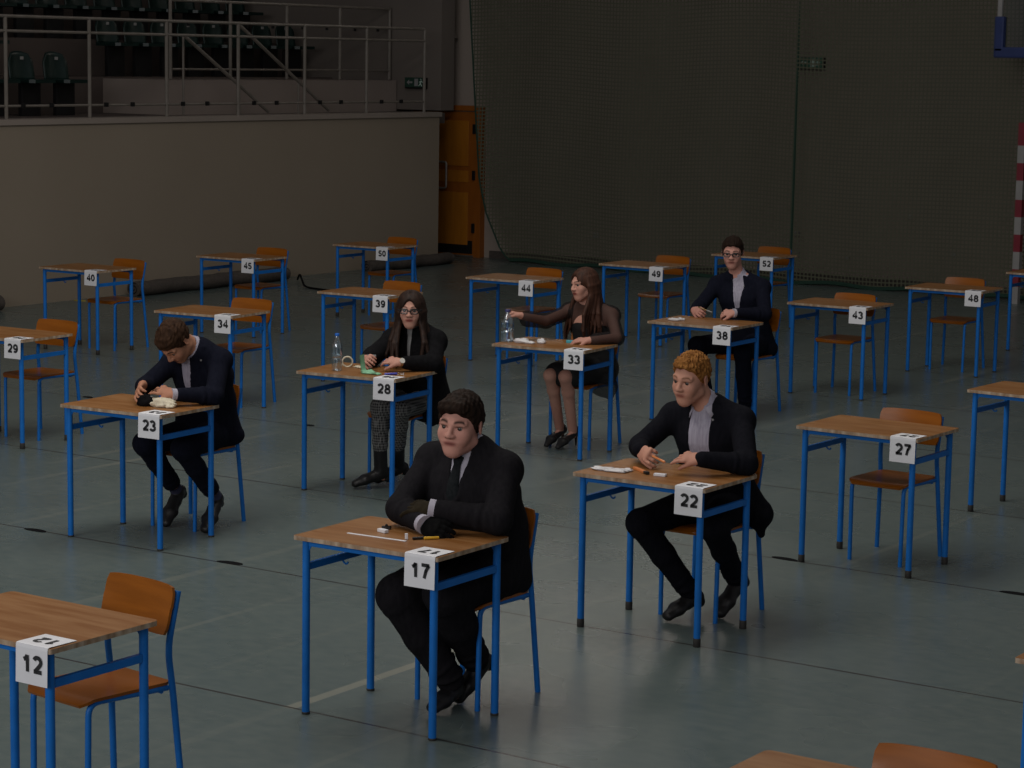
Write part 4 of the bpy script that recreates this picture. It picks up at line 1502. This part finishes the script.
def collar_band(S, mat, par, gap=24, drop=.040, r0=.060, r1=.080, h0=.052):
    """turned-down shirt collar: a strip round the neck, longer at the two front points"""
    H = S['head']; nk = V3(*S['spine'][-1]); fw, lat = S['fw'], S['lat']
    ax_ = unit(H.c - nk + V3(0, 0, .05))
    f2 = unit(fw - (fw @ ax_) * ax_); l2 = np.cross(ax_, f2)
    for sd in (-1, 1):
        V, F = [], []
        n = 14
        for i in range(n + 1):
            t = i / n
            a = math.radians(gap + (180 - gap) * t) * sd
            rad = f2 * math.cos(a) + l2 * math.sin(a)
            top = nk + ax_ * (h0 + .012 * t - .010 * (1 - t) ** 2) + rad * (r0 + .004 * (1 - t))
            pt = max(0, 1 - t * 3.2) * min(1, drop / .03)
            low = nk + ax_ * (h0 - .032 - drop * pt * .7) + rad * (r1 + .016 * pt) + l2 * sd * .020 * pt
            V += [top, mix(top, low, .5) + rad * .004, low]
        for i in range(n):
            for q in (0, 1):
                F.append((i * 3 + q, i * 3 + q + 1, i * 3 + q + 4, i * 3 + q + 3))
        o = mesh_obj('collar', V, F, mat, par, True)
        m = o.modifiers.new('s', 'SOLIDIFY'); m.thickness = .004; m.offset = 0


def trousers(S, mat, h=.006, hem=1.0, t=1.0, name='trousers', hemr=.050):
    lo, hi = bounds(S, .13)
    hi[2] = S['spine'][1][2] + .1
    v = Vol(lo, hi, h)
    lat = Rz(S.get('yaw', 0)) @ V3(1, 0, 0)
    w0, d0 = S['wd'][0]
    v.seg(S['spine'][0], mix(S['spine'][0], S['spine'][1], .6), w0 + .01, S['wd'][1][0] + .01, d0 + .01, S['wd'][1][1] + .01, lat=lat, k=.03)
    for s_ in 'LR':
        hp, kn, an = (V3(*S[q + s_]) for q in ('hip', 'kn', 'an'))
        L = S.get('leg', 1.0) * t
        v.seg(hp, kn, .093 * L, .068 * L, k=.04)
        e = mix(kn, an, hem)
        m_ = mix(kn, e, .45)
        v.seg(kn, m_, .066 * L, .060 * L, k=.025)
        v.seg(m_, e, .060 * L, hemr, k=.02)
        u = unit(e - kn)
        for q, r in ((.06, .066), (.80, .053), (.9, .054)):
            c = mix(kn, e, q); v.fn(c - .09, c + .09, ring_fn(c, u + V3(.2, .1, 0) * (1 if q < .85 else -1), r * L, .03, .005), .014)
        c = mix(hp, kn, .12); v.fn(c - .11, c + .11, ring_fn(c, unit(kn - hp) + V3(0, .2, .4), .094 * L, .05, .006), .02)
        # flat hem
        v.fn(e - .09, e + .09, lambda X_, Y_, Z_, e=e, u=u: -(((X_ - e[0]) * u[0] + (Y_ - e[1]) * u[1] + (Z_ - e[2]) * u[2]) - .012) + np.maximum(0, np.sqrt((X_ - e[0]) ** 2 + (Y_ - e[1]) ** 2 + (Z_ - e[2]) ** 2) - .085) * 4, .003, True)
    me, P = v.mesh(name)
    return link_mesh(name, me, mat, S['body'], True)


def shoes(S, mat='shoe', boot=0.0, h=.0045):
    for s_ in 'LR':
        an, to = V3(*S['an' + s_]), V3(*S['to' + s_])
        lo, hi = np.minimum(an, to) - .12, np.maximum(an, to) + .19
        v = Vol(lo, hi, h)
        shoe_shape(v, an, to, boot=boot, kn=V3(*S['kn' + s_]))
        v.fn(lo, V3(hi[0], hi[1], .002), lambda X_, Y_, Z_: Z_ + 0 * X_ + 0 * Y_ - .001, .002, True)
        me, P = v.mesh('shoe')
        link_mesh('boot' if boot else 'shoe', me, mat, S['body'], True)


def socks(S, mat='sock', top=.05):
    for s_ in 'LR':
        an, to, kn = V3(*S['an' + s_]), V3(*S['to' + s_]), V3(*S['kn' + s_])
        u = unit(kn - an)
        MB().tube([an - u * .02, an + u * .0, an + u * top], [.037, .0375, .038], 16).build('sock', mat, S['body'], True)


def surf(objs, p, d):
    """first point of the given meshes met from p + d * .25 towards p"""
    best = None
    for o in objs:
        ok, loc, nn, ix = o.ray_cast(Vector(p + d * .25), Vector(-d))
        if ok and (best is None or (V3(*loc) - p) @ d > (best - p) @ d): best = V3(*loc)
    return best if best is not None else p


def pin(S, side=1, t=.72):
    A, B = S['vA'], S['vB']
    p = mix(A, B, t) + S['lat'] * side * .075 + S['dep'] * .004
    p = surf([c for c in S['body'].children if c.name.startswith('jacket')], p, S['dep'])
    m = MB().tube([p - S['dep'] * .004, p + S['dep'] * .003], .006, 8)
    m.build('lapel_pin', 'box', S['body'], True)


SK = lambda n, b, lips=(.30, .09, .075), brow=(.03, .016, .01): M.setdefault(n, skin_mat(n, b, lips, brow))

# --- 17: heavy-set man, arms folded on the desk
S = dict(spine=[(.07, .47, .585), (.07, .45, .74), (.065, .42, .90), (.062, .40, 1.06)], wd=[(.185, .16), (.195, .175), (.19, .15), (.10, .08)], yaw=4,
         shL=(.232, .415, 1.008), shR=(-.125, .40, 1.012), elL=(.318, .235, .828), elR=(-.128, .165, .835), wrL=(.085, .125, .862), wrR=(.042, .082, .808),
         hipL=(.165, .45, .545), hipR=(-.03, .45, .545), knL=(.19, .04, .535), knR=(-.012, -.01, .51), anL=(.135, .36, .175), anR=(.118, .21, .105), toL=(.11, .285, .022), toR=(.125, .07, .025),
         arm=1.18, leg=1.30, neck=.056, h=.0042, hsc=1.0, browr=.0062, shr=.062, cuffr=1.18,
         head=Head((.062, .325, 1.188), 10, 4, 4, (1.09, 1.05, .985), .5), skin=SK('skin_seventeen', (.545, .275, .215), (.22,.05,.045), (.016,.008,.005)),
         handL=dict(d=(-1, -.18, .05), b=(.1, -.5, 1), s=-1, curl=(12, 18, 12)), handR=dict(d=(1, -.1, -.12), b=(0, -.8, .55), s=1, curl=(15, 25, 20)))
b = build_person(17, S, 'heavy-set dark-haired man in a charcoal suit with arms folded on desk 17')
sleeve_jacket(S, 'suit', .018, open_w=.046, btn=.75, wr_cut=.012, flap=[((.07, .50, .60), (.07, .56, .50), .19, .20, .10)])
o = shirt(S, 'shirt', cuffs='LR', cuff_len=.030, bulge=.012, gap=14, r0=.064, r1=.082, drop=.03)
A, B = S['vA'], S['vB']
tp = []
for q in (.98, .86, .74, .55, .35, .15, 0):
    c = mix(A, B, q)
    tp.append(surf([o], c, S['dep']) + S['dep'] * .006)
MB().tube(tp, [.016, .021, .014, .019, .023, .026, .028], 12, flat=(.45, 1.2)).build('tie', 'tie', b, True)
trousers(S, 'suit', hemr=.056)
shoes(S)
eyes(H := S['head'], b, (-22, 0))
short_hair(S['head'], 'hair_dark', b, .010, .018, fringe=1, front=.078, temple=.030, burn=-.018, back=-.055)
for s_, mt in (('L', 'glove'), ('R', 'glove_black')):
    v = Vol(V3(*S['wr' + s_]) - .24, V3(*S['wr' + s_]) + .24, .004)
    hd = S['hand' + s_]
    v_ = hand(v, V3(*S['wr' + s_]) + unit(hd['d']) * .004, hd['d'], hd['b'], hd['s'], hd['curl'], 4, 1.04)
    v.d -= .0022
    me, P = v.mesh('glove')
    tag(link_mesh('glove', me, mt, b, True), 'olive brown glove' if s_ == 'L' else 'black glove')
shift_parts(b, S['off'])

# --- 22: ginger-haired man holding an orange pen
S = dict(spine=[(.01, .48, .575), (.005, .47, .74), (0, .43, .90), (-.005, .39, 1.035)], wd=[(.165, .125), (.155, .115), (.165, .12), (.085, .065)], yaw=0,
         shL=(.180, .415, .985), shR=(-.185, .39, .975), elL=(.325, .21, .812), elR=(-.275, .22, .835), wrL=(.175, .035, .842), wrR=(-.195, .09, .838),
         hipL=(.10, .46, .535), hipR=(-.08, .46, .535), knL=(.235, .06, .52), knR=(-.135, .0, .50), anL=(.15, .46, .185), anR=(.015, .25, .13), toL=(.135, .35, .02), toR=(-.03, .12, .022),
         arm=1.06, leg=1.0, neck=.055, h=.0042, head=Head((-.036, .285, 1.183), -6, 12, 4, (1.0, 1.0, .97), .1), skin=SK('skin_fair', (.53, .27, .19), (.27, .075, .06), (.13, .055, .022)), browr=.004,
         handL=dict(d=(-1, -.28, .10), b=(.1, -.55, .8), s=-1, curl=[(8, 20, 15), (16, 28, 20), (26, 34, 22), (34, 36, 22)], thumb=(22, 10)), handR=dict(d=(.78, -.5, -.10), b=(-.5, -.7, .5), s=1, curl=[(30, 45, 30), (45, 55, 35), (55, 55, 35), (60, 55, 35)], thumb=(30, 20)))
b = build_person(22, S, 'ginger-haired man in a black suit and open white collar at desk 22')
sleeve_jacket(S, 'suit_black', open_w=.056, vbase=.95, vlow=.1, btn=-.1, wr_cut=.004, flap=[((.12, .52, .62), (.20, .56, .50), .12, .09, .07), ((.20, .56, .54), (.225, .575, .40), .075, .018, .022)])
shirt(S, 'shirt_lilac', cuffmat='shirt', cuffs='', bulge=.012, gap=26)
trousers(S, 'suit_black')
shoes(S)
eyes(S['head'], b, (-12, 8))
short_hair(S['head'], 'hair_ginger', b, .009, .010, wave=(260, 260, 230, .0045), front=.086, temple=.045, burn=-.012, back=-.05)
pin(S, 1, .80)
shift_parts(b, S['off'])

# --- 23: man with bowed head
S = dict(spine=[(.03, .55, .575), (.05, .53, .73), (.09, .45, .89), (.125, .345, 1.04)], wd=[(.165, .125), (.155, .115), (.165, .12), (.085, .065)], yaw=6,
         shL=(.255, .40, .99), shR=(-.03, .335, .965), elL=(.335, .24, .81), elR=(-.115, .18, .83), wrL=(.205, .045, .828), wrR=(-.02, .045, .862),
         hipL=(.12, .53, .535), hipR=(-.05, .53, .535), knL=(.235, .08, .52), knR=(-.005, .04, .53), anL=(.19, .44, .185), anR=(-.075, .41, .20), toL=(.255, .27, .022), toR=(-.05, .285, .022),
         arm=1.04, leg=.95, neck=.053, head=Head((.098, .19, 1.105), -10, 60, 6, (1.0, 1.0, .96)), skin=SK('skin_tan', (.46, .22, .135), (.22,.05,.045), (.016,.008,.005)),
         handL=dict(d=(-1, -.38, .34), b=(.1, -.6, .8), s=-1, curl=[(10, 25, 18), (18, 30, 20), (26, 34, 22), (34, 36, 22)]), handR=dict(d=(.25, -.75, -.25), b=(-.85, -.3, .5), s=1, curl=[(15, 35, 25), (20, 40, 25), (25, 40, 25), (30, 40, 25)]))
b = build_person(23, S, 'brown-haired man in a dark suit bowing his head over desk 23')
sleeve_jacket(S, 'suit_navy', open_w=.05, btn=.25, wr_cut=.03, flap=[((.10, .60, .62), (.16, .63, .52), .12, .08, .06)])
shirt(S, 'shirt_lilac', cuffmat='shirt', cuffs='L', cuff_len=.014, bulge=.014, drop=0.0, r1=.064, h0=.048)
trousers(S, 'suit_navy', hem=.84, hemr=.052)
shoes(S)
socks(S)
eyes(S['head'], b, (0, 15))
short_hair(S['head'], 'hair_brown', b, .011, .008, front=.072, temple=.03, burn=-.02, back=-.055)
pin(S, 1, .78)
shift_parts(b, S['off'])

# --- 38: man with glasses
S = dict(spine=[(.0, .68, .575), (-.01, .67, .74), (-.03, .64, .90), (-.055, .61, 1.045)], wd=[(.165, .125), (.155, .115), (.17, .12), (.085, .065)], yaw=4,
         shL=(.150, .63, .985), shR=(-.235, .615, .985), elL=(.265, .46, .80), elR=(-.285, .42, .82), wrL=(.125, .235, .815), wrR=(-.245, .26, .81),
         hipL=(.10, .66, .535), hipR=(-.09, .66, .535), knL=(.21, .22, .52), knR=(-.20, .24, .54), anL=(.175, .35, .10), anR=(-.16, .36, .10), toL=(.17, .18, .02), toR=(-.17, .19, .02),
         arm=1.05, leg=1.0, neck=.054, h=.005, head=Head((-.078, .555, 1.243), 22, 8, 0, (1.0, 1.0, .93)), skin=SK('skin_seventeen', (.545, .275, .215), (.22,.05,.045), (.016,.008,.005)),
         handL=dict(d=(-1, -.3, .0), b=(.1, -.6, .8), s=-1, curl=(35, 45, 25)), handR=dict(d=(.75, -.5, .0), b=(-.5, -.6, .6), s=1, curl=(40, 50, 30)))
b = build_person(38, S, 'man with black-rimmed glasses in a dark suit at desk 38 near the net')
sleeve_jacket(S, 'suit_navy', h=.0065, open_w=.055, btn=.2, wr_cut=.02, flap=[((.08, .70, .62), (.15, .72, .50), .14, .10, .08)])
shirt(S, 'shirt_lilac', cuffmat='shirt', cuffs='L', cuff_len=.016, bulge=.012, drop=.004, r1=.066)
trousers(S, 'suit_navy', h=.0065)
shoes(S, h=.006)
eyes(S['head'], b, (0, 0))
spectacles(S['head'], b, w=.026, hh=.016, r=.0032)
short_hair(S['head'], 'hair_dark', b, .009, .012, front=.082, temple=.045, burn=-.02, back=-.055)
pin(S, 1, .75)
shift_parts(b, S['off'])

# --- 28: woman in plaid trousers
S = dict(spine=[(.10, .46, .57), (.105, .45, .72), (.11, .42, .87), (.115, .375, .985)], wd=[(.17, .13), (.145, .11), (.150, .115), (.07, .055)], yaw=8,
         shL=(.255, .41, .925), shR=(-.03, .37, .92), elL=(.330, .25, .80), elR=(-.09, .20, .82), wrL=(.205, .06, .822), wrR=(-.045, .05, .825),
         hipL=(.17, .45, .53), hipR=(.03, .45, .53), knL=(.215, .05, .53), knR=(.085, .02, .535), anL=(.055, .28, .13), anR=(.045, .09, .125), toL=(-.02, .18, .025), toR=(-.065, -.02, .025),
         arm=.92, leg=.88, neck=.046, hsc=.92, head=Head((.135, .30, 1.128), 24, 5, 0, (.95, .95, .90)), skin=SK('skin_woman', (.54, .285, .215), (.27, .06, .05), (.016,.008,.005)), browr=.004, lips=1.0,
         handL=dict(d=(-1, -.25, .16), b=(.1, -.55, .8), s=-1, curl=[(15, 30, 25), (20, 35, 25), (30, 40, 25), (35, 40, 25)]), handR=dict(d=(.55, -.6, .15), b=(-.6, -.4, .6), s=1, curl=(30, 45, 30)))
b = build_person(28, S, 'woman with long dark hair, glasses, black jacket and plaid trousers at desk 28')
sleeve_jacket(S, 'knit', .022, open_w=.018, btn=.1, wr_cut=.045, sleeve=1.15, lapel=True, slack=.006, name='jacket', flap=[((.12, .50, .60), (.20, .50, .47), .17, .14, .10), ((.20, .42, .55), (.26, .36, .44), .08, .05, .06)])
shirt(S, 'box', cuffs='', collar=False, bulge=.012)
trousers(S, 'plaid', hem=.66, hemr=.047)
shoes(S, boot=.13)
eyes(S['head'], b, (-15, 0))
spectacles(S['head'], b, w=.027, hh=.0175, r=.0034)
long_hair(S['head'], 'hair_long', b, .30, part=.0, fwd=(.075, .075), seed=5, wav=.022, vol=.020, ang0=(50, 50), flare=.032)
el, wr = V3(*S['elL']), V3(*S['wrL'])
u = unit(wr - el)
wt = MB().tube([wr - u * .006, wr + u * .006], .0285, 18)
wt = wt.build('watch_strap', 'gold', b, True)
n_ = unit(V3(.35, -.8, .45) - (V3(.35, -.8, .45) @ u) * u)
cc = wr + n_ * .028
MB().tube([cc - n_ * .003, cc + n_ * .004], .0175, 18).build('watch_face', 'watch', wt, True)
shift_parts(b, S['off'])

# --- 33: woman reaching for a bottle
S = dict(spine=[(.07, .46, .57), (.07, .45, .72), (.06, .42, .88), (.05, .38, 1.0)], wd=[(.17, .13), (.135, .105), (.145, .115), (.07, .055)], yaw=-8,
         shL=(.215, .425, .935), shR=(-.095, .385, .945), elL=(.340, .27, .80), elR=(-.165, .16, .895), wrL=(.215, .105, .79), wrR=(-.268, -.01, .938),
         hipL=(.14, .45, .53), hipR=(.0, .45, .53), knL=(.065, .03, .535), knR=(-.055, .03, .535), anL=(-.005, .27, .14), anR=(-.115, .24, .13), toL=(.05, -.03, .018), toR=(-.115, .08, .018),
         arm=.88, leg=.86, neck=.046, hsc=.92, head=Head((.040, .335, 1.152), -26, 8, -4, (.95, .95, .89)), skin=SK('skin_woman', (.54, .285, .215), (.27, .06, .05), (.016,.008,.005)), browr=.004, lips=1.0,
         handL=dict(d=(-.95, -.35, .0), b=(0, -.35, 1), s=-1, curl=(12, 20, 12)), handR=dict(d=(-.72, -.6, .34), b=(-.1, -.1, 1), s=-1, curl=[(35, 45, 30), (38, 50, 30), (42, 50, 30), (46, 50, 30)], thumb=(20, 15)))
S['anL'] = (.02, .24, .14); S['toL'] = (.0, .06, .018)
S['anR'] = (-.10, .27, .14); S['toR'] = (-.11, .10, .018)
b = build_person(33, S, 'auburn-haired woman in a sheer-sleeved black dress reaching out for a bottle at desk 33')
# black dress: bodice and skirt
lo, hi = bounds(S, .16)
hi[2] = .98
v = Vol(lo, hi, .006)
lat = Rz(-8) @ V3(1, 0, 0)
v.seg(S['spine'][0], S['spine'][1], .182, .147, .142, .117, lat=lat)
v.seg(S['spine'][1], mix(S['spine'][1], S['spine'][2], .85), .147, .155, .117, .125, lat=lat)
for s_ in 'LR':
    v.seg(S['hip' + s_], mix(S['hip' + s_], S['kn' + s_], .80), .098, .078, k=.06)
v.seg(mix(S['hipL'], S['hipR'], .5), mix(S['knL'], S['knR'], .5) + V3(0, .08, 0), .15, .12, .085, .07, lat=lat, k=.05)
me, P = v.mesh('dress')
link_mesh('dress', me, 'dress', b, True)
# translucent overskirt hanging from the seat
ov = Vol(V3(-.2, -.1, .25), V3(.45, .8, .75), .007)
ov.seg((.12, .42, .56), (.20, .36, .44), .16, .11, .12, .08, lat=lat, k=.05)
ov.seg((.20, .36, .46), (.23, .40, .36), .08, .03, .05, .02, lat=lat, k=.04)
me, P = ov.mesh('overskirt')
link_mesh('overskirt', me, 'tulle', b, True)
# sheer yoke and sleeves
v = Vol(bounds(S, .14)[0], bounds(S, .14)[1], .005)
nk = V3(*S['spine'][-1])
v.seg(S['spine'][2], nk, .155, .080, .125, .064, lat=lat, k=.03)
for s_ in 'LR':
    sh, el, wr = (V3(*S[q + s_]) for q in ('sh', 'el', 'wr'))
    v.seg(mix(nk, sh, .25) + V3(0, 0, .01), sh, .056, .064, k=.03)
    v.seg(mix(S['spine'][2], sh, .4), sh, .078, .064, k=.03)
    v.seg(sh, el, .055, .052, k=.02)
    v.seg(el, wr - unit(wr - el) * .05 - V3(0, 0, .012), .052, .058, k=.02)
    v.seg(wr - unit(wr - el) * .03, wr - unit(wr - el) * .015, .034, .030, k=.012)
v.seg(nk + V3(0, 0, .02), S['head'].c - V3(0, 0, .05), .056, .06, k=.01, sub=True)
me, P = v.mesh('sheer_blouse')
link_mesh('sheer_blouse', me, 'sheer', b, True)
# pumps
for s_ in 'LR':
    an, to = V3(*S['an' + s_]), V3(*S['to' + s_])
    heel, ball, side, n = foot_pts(an, to)
    v = Vol(np.minimum(an, to) - .11, np.maximum(an, to) + .11, .004)
    up = -n
    v.seg(heel + up * .012, heel + up * .030, .031, .029, k=.01)
    v.seg(heel + up * .012, ball + up * .016, .027, .040, .018, .027, lat=side, k=.01)
    v.seg(ball + up * .016, to + up * .004, .040, .020, .027, .014, lat=side, k=.01)
    v.seg(mix(heel, ball, .12) + up * .052, mix(heel, ball, .62) + up * .060, .026, .026, .030, .022, lat=side, k=.006, sub=True)
    hl = heel + unit(to - heel) * .006
    v.seg(hl + up * .006, V3(hl[0], hl[1], .008), .013, .005, k=.01)
    me, P = v.mesh('high_heeled_shoe')
    link_mesh('high_heeled_shoe', me, 'shoe', b, True)
eyes(S['head'], b, (0, 5))
long_hair(S['head'], 'hair_auburn', b, .33, part=.0, fwd=(.07, .05), seed=9, ang0=(72, 60), flare=.030, wav=.02)
shift_parts(b, S['off'])

# ------------------------------------------------------------------ small things on the desks


def on_desk(k, name, lx, ly, rz, label, cat, z=.7605):
    e = empty(name)
    p = desk_frame(k) @ Vector((lx, ly, z))
    e.location = p
    e.rotation_euler = (0, 0, math.radians(DESKS[k][2] + rz))
    return tag(e, label, cat)


def bottle(k, lx, ly, hgt, r, capm, label, tilt=(0, 0)):
    e = on_desk(k, 'water_bottle', lx, ly, 0, label, 'bottle')
    e.rotation_euler.x, e.rotation_euler.y = tilt
    q = hgt
    prof = [(r * .75, 0), (r * .95, .006), (r, .02), (r * .96, .28 * q), (r, .32 * q), (r * .86, .36 * q), (r, .40 * q), (r * .95, .5 * q), (r, .54 * q), (r * .98, .66 * q), (r * .75, .78 * q), (r * .45, .88 * q), (r * .36, .92 * q), (r * .36, .95 * q)]
    MB().lathe(prof, 24).build('bottle_body', 'bottle', e, True)
    MB().lathe([(r * .43, .93 * q), (r * .44, .935 * q), (r * .44, q - .002), (r * .40, q)], 18).build('cap', capm, e, True)
    lb = MB().lathe([(r * 1.01, .42 * q), (r * 1.01, .60 * q)], 24, caps=False).build('label_band', 'lens', e, True)
    return e


def crumple(name, parent, c, r, seed, flat=.5, mat='tissue'):
    rg = random.Random(seed)
    bm = bmesh.new()
    bmesh.ops.create_icosphere(bm, subdivisions=3, radius=1)
    ph = [rg.uniform(0, 6) for _ in range(6)]
    for v_ in bm.verts:
        x, y, z = v_.co
        q = 1 + .18 * math.sin(5 * x + ph[0]) * math.sin(4 * y + ph[1]) + .14 * math.sin(9 * y + ph[2] + 3 * z) + .1 * math.sin(13 * x + ph[3] + 5 * y)
        v_.co = Vector((x * r[0] * q + c[0], y * r[1] * q + c[1], max(0, (z + .62) * r[2] * q) + c[2]))
    bm.verts.index_update()
    V = [v_.co[:] for v_ in bm.verts]; F = [[v_.index for v_ in f.verts] for f in bm.faces]
    bm.free()
    return mesh_obj(name, V, F, mat, parent, True)


def pen(k, a, b_, r, mats, label, z=.7605, cat='pen'):
    """a, b_ in the desk frame: (x, y[, z]) ends"""
    e = on_desk(k, 'pen', 0, 0, 0, label, cat)
    A, B = Vector((a[0], a[1], a[2] if len(a) > 2 else r + .0005)), Vector((b_[0], b_[1], b_[2] if len(b_) > 2 else r + .0005))
    mid = (A + B) / 2
    mid.z = 0
    e.location = desk_frame(k) @ (mid + Vector((0, 0, z)))
    A, B = A - mid, B - mid
    MB().tube([A.lerp(B, .0), A.lerp(B, .04), A.lerp(B, .62)], [r * .4, r * .95, r], 10).build('barrel', mats[0], e, True)
    MB().tube([A.lerp(B, .62), A.lerp(B, .97), B], [r * 1.12, r * 1.12, r * .7], 10).build('cap', mats[1], e, True)
    return e


# desk 17
pen(17, (.160, .040), (.118, -.010), .006, ('yellow', 'yellow'), 'yellow pen with a black end on desk 17')
e = on_desk(17, 'marker', .10, -.018, 52, 'black-tipped end of a marker beside the yellow pen on desk 17', 'marker')
MB().tube([(-.028, 0, .006), (.03, 0, .006)], .006, 10).build('barrel', 'black_plastic', e, True)
e = on_desk(17, 'ruler', -.065, -.088, 2.6, 'thin white ruler lying on desk 17', 'ruler')
MB().box((0, 0, .0012), (.29, .012, .0024), bev=.0005).build('strip', 'paper', e)
e = on_desk(17, 'correction_stick', .055, -.045, 40, 'small white stick standing at the end of the ruler on desk 17', 'stick')
MB().box((0, 0, .012), (.012, .012, .024), bev=.002).build('stick_body', 'paper', e)
e = on_desk(17, 'eraser', -.105, .01, -15, 'white eraser on desk 17', 'eraser')
MB().box((0, 0, .007), (.05, .022, .014), bev=.003).build('eraser_block', 'paper', e)
e = on_desk(17, 'sharpener', -.135, .075, 20, 'small black sharpener beside the white eraser on desk 17', 'sharpener')
MB().prism([(-.018, -.009), (.018, -.012), (.018, .012), (-.018, .009)], 0, .012).tube([(0, -.004, .012), (0, .004, .016)], .006, 8).build('body', 'black_plastic', e)
# desk 22
e = on_desk(22, 'paper_tissues', -.24, -.10, 10, 'flat white tissues on the corner of desk 22', 'tissue')
for i, (x, y, w_, d_, r_) in enumerate(((-.05, .0, .11, .08, .2), (.03, -.02, .12, .07, -.1), (.07, .02, .06, .05, .5))):
    crumple('tissue_sheet', e, (x, y, 0), (w_ / 2, d_ / 2, .008), i + 3)
e = on_desk(22, 'orange_pen_case', -.125, -.035, -35, 'orange pen lying on desk 22', 'pen')
MB().box((0, 0, .007), (.125, .018, .014), bev=.005).build('barrel', 'orange', e)
MB().box((.08, 0, .007), (.036, .019, .015), bev=.004).build('cap', 'black_plastic', e)
e = on_desk(22, 'eraser', .02, -.085, 10, 'white eraser beside the orange pen on desk 22', 'eraser')
MB().box((0, 0, .006), (.06, .028, .012), bev=.003).build('eraser_block', 'paper', e)
pen(22, (-.085, .012, .073), (.02, -.045, .062), .0055, ('orange', 'orange'), 'orange pen held between the hands of the ginger-haired man')
# desk 23
e = on_desk(23, 'crumpled_tissue', .165, -.005, 20, 'crumpled cream tissue on desk 23', 'tissue')
crumple('tissue_wad', e, (0, 0, 0), (.075, .045, .030), 11, mat='cream')
crumple('tissue_wad', e, (.05, -.02, 0), (.03, .03, .015), 12, mat='cream')
e = on_desk(23, 'pencil_pouch', .062, -.035, 20, 'black pouch held in the hands of the man with bowed head', 'pouch')
crumple('pouch_body', e, (0, 0, 0), (.048, .028, .038), 15, mat='mark')
MB().tube([(-.05, 0, .05), (0, .01, .062), (.045, 0, .052)], .003, 6).build('zip', 'box', e, True)
# desk 28
bottle(28, -.163, -.10, .235, .033, 'cap_blue', 'clear water bottle with a blue cap standing on desk 28')
e = on_desk(28, 'tape_roll', -.195, .075, 30, 'cream ring of tape on desk 28 beside the bottle', 'tape')
MB().tube([(.032 * math.cos(a), 0, .034 + .032 * math.sin(a)) for a in np.linspace(0, 2 * math.pi, 25)[:-1]], .0055, 8, closed=True, flat=(1, 1.6)).build('ring', 'cream', e, True)
e = on_desk(28, 'folded_tissue', -.09, .09, 8, 'flat pale tissue on desk 28 behind the bottle', 'tissue')
crumple('tissue_sheet', e, (0, 0, 0), (.06, .022, .008), 21, mat='cream')
e = on_desk(28, 'green_sheet', .085, -.12, 0, 'mint green folded sheet on desk 28', 'paper')
V, F = [], []
prof = [(-.055, .115), (-.052, .07), (-.045, .03), (-.03, .010), (.0, .006), (.05, .008), (.075, .004)]
for x, z in prof:
    V += [(x, -.022, z), (x, .026, z + .002)]
V += [(x + .004, y, z - .004 if i > 5 else z) for i, (x, y, z) in enumerate(list(V))]
n = len(prof)
for i in range(n - 1):
    F += [(2 * i, 2 * i + 1, 2 * i + 3, 2 * i + 2), (2 * n + 2 * i, 2 * n + 2 * i + 2, 2 * n + 2 * i + 3, 2 * n + 2 * i + 1)]
mesh_obj('sheet', V, F, 'mint', e, True)
crumple('fold', e, (.0, .0, 0), (.055, .03, .014), 5, mat='mint')
pen(28, (.20, -.125), (.285, -.02), .007, ('pen_blue', 'lens'), 'blue pen on desk 28')
e = on_desk(28, 'small_device', .02, .02, 15, 'small grey object held in the hands of the woman at desk 28', 'object', z=.855)
MB().box((0, 0, 0), (.055, .02, .012), bev=.003).build('case', 'box', e)
# desk 33
bottle(33, -.335, -.088, .225, .046, 'cap_violet', 'clear water bottle held by the cap at the corner of desk 33', tilt=(0, 0))
e = on_desk(33, 'crumpled_tissue', -.22, -.09, 0, 'crumpled white tissues nearer to the bottle on desk 33', 'tissue')
crumple('tissue_wad', e, (0, 0, 0), (.06, .04, .018), 31)
crumple('tissue_wad', e, (.07, -.01, 0), (.04, .025, .010), 32)
e = on_desk(33, 'crumpled_tissue', -.085, -.05, 0, 'small crumpled white tissue in the middle of desk 33', 'tissue')
crumple('tissue_wad', e, (0, 0, 0), (.032, .025, .020), 33)
e = on_desk(33, 'blue_eraser', .06, .10, 10, 'small aqua blue eraser beside the hand on desk 33', 'eraser')
MB().box((0, 0, .01), (.05, .022, .02), bev=.004).build('eraser_block', 'aqua', e)
# desk 38
e = on_desk(38, 'crumpled_tissue', -.215, -.11, 0, 'crumpled white tissue on desk 38', 'tissue')
crumple('tissue_wad', e, (0, 0, 0), (.05, .03, .012), 41)
crumple('tissue_wad', e, (.03, .05, 0), (.03, .02, .012), 42)
pen(38, (-.16, .17, .085), (-.03, .155, .055), .005, ('gold', 'box'), 'slim pen held between the hands of the man with glasses')
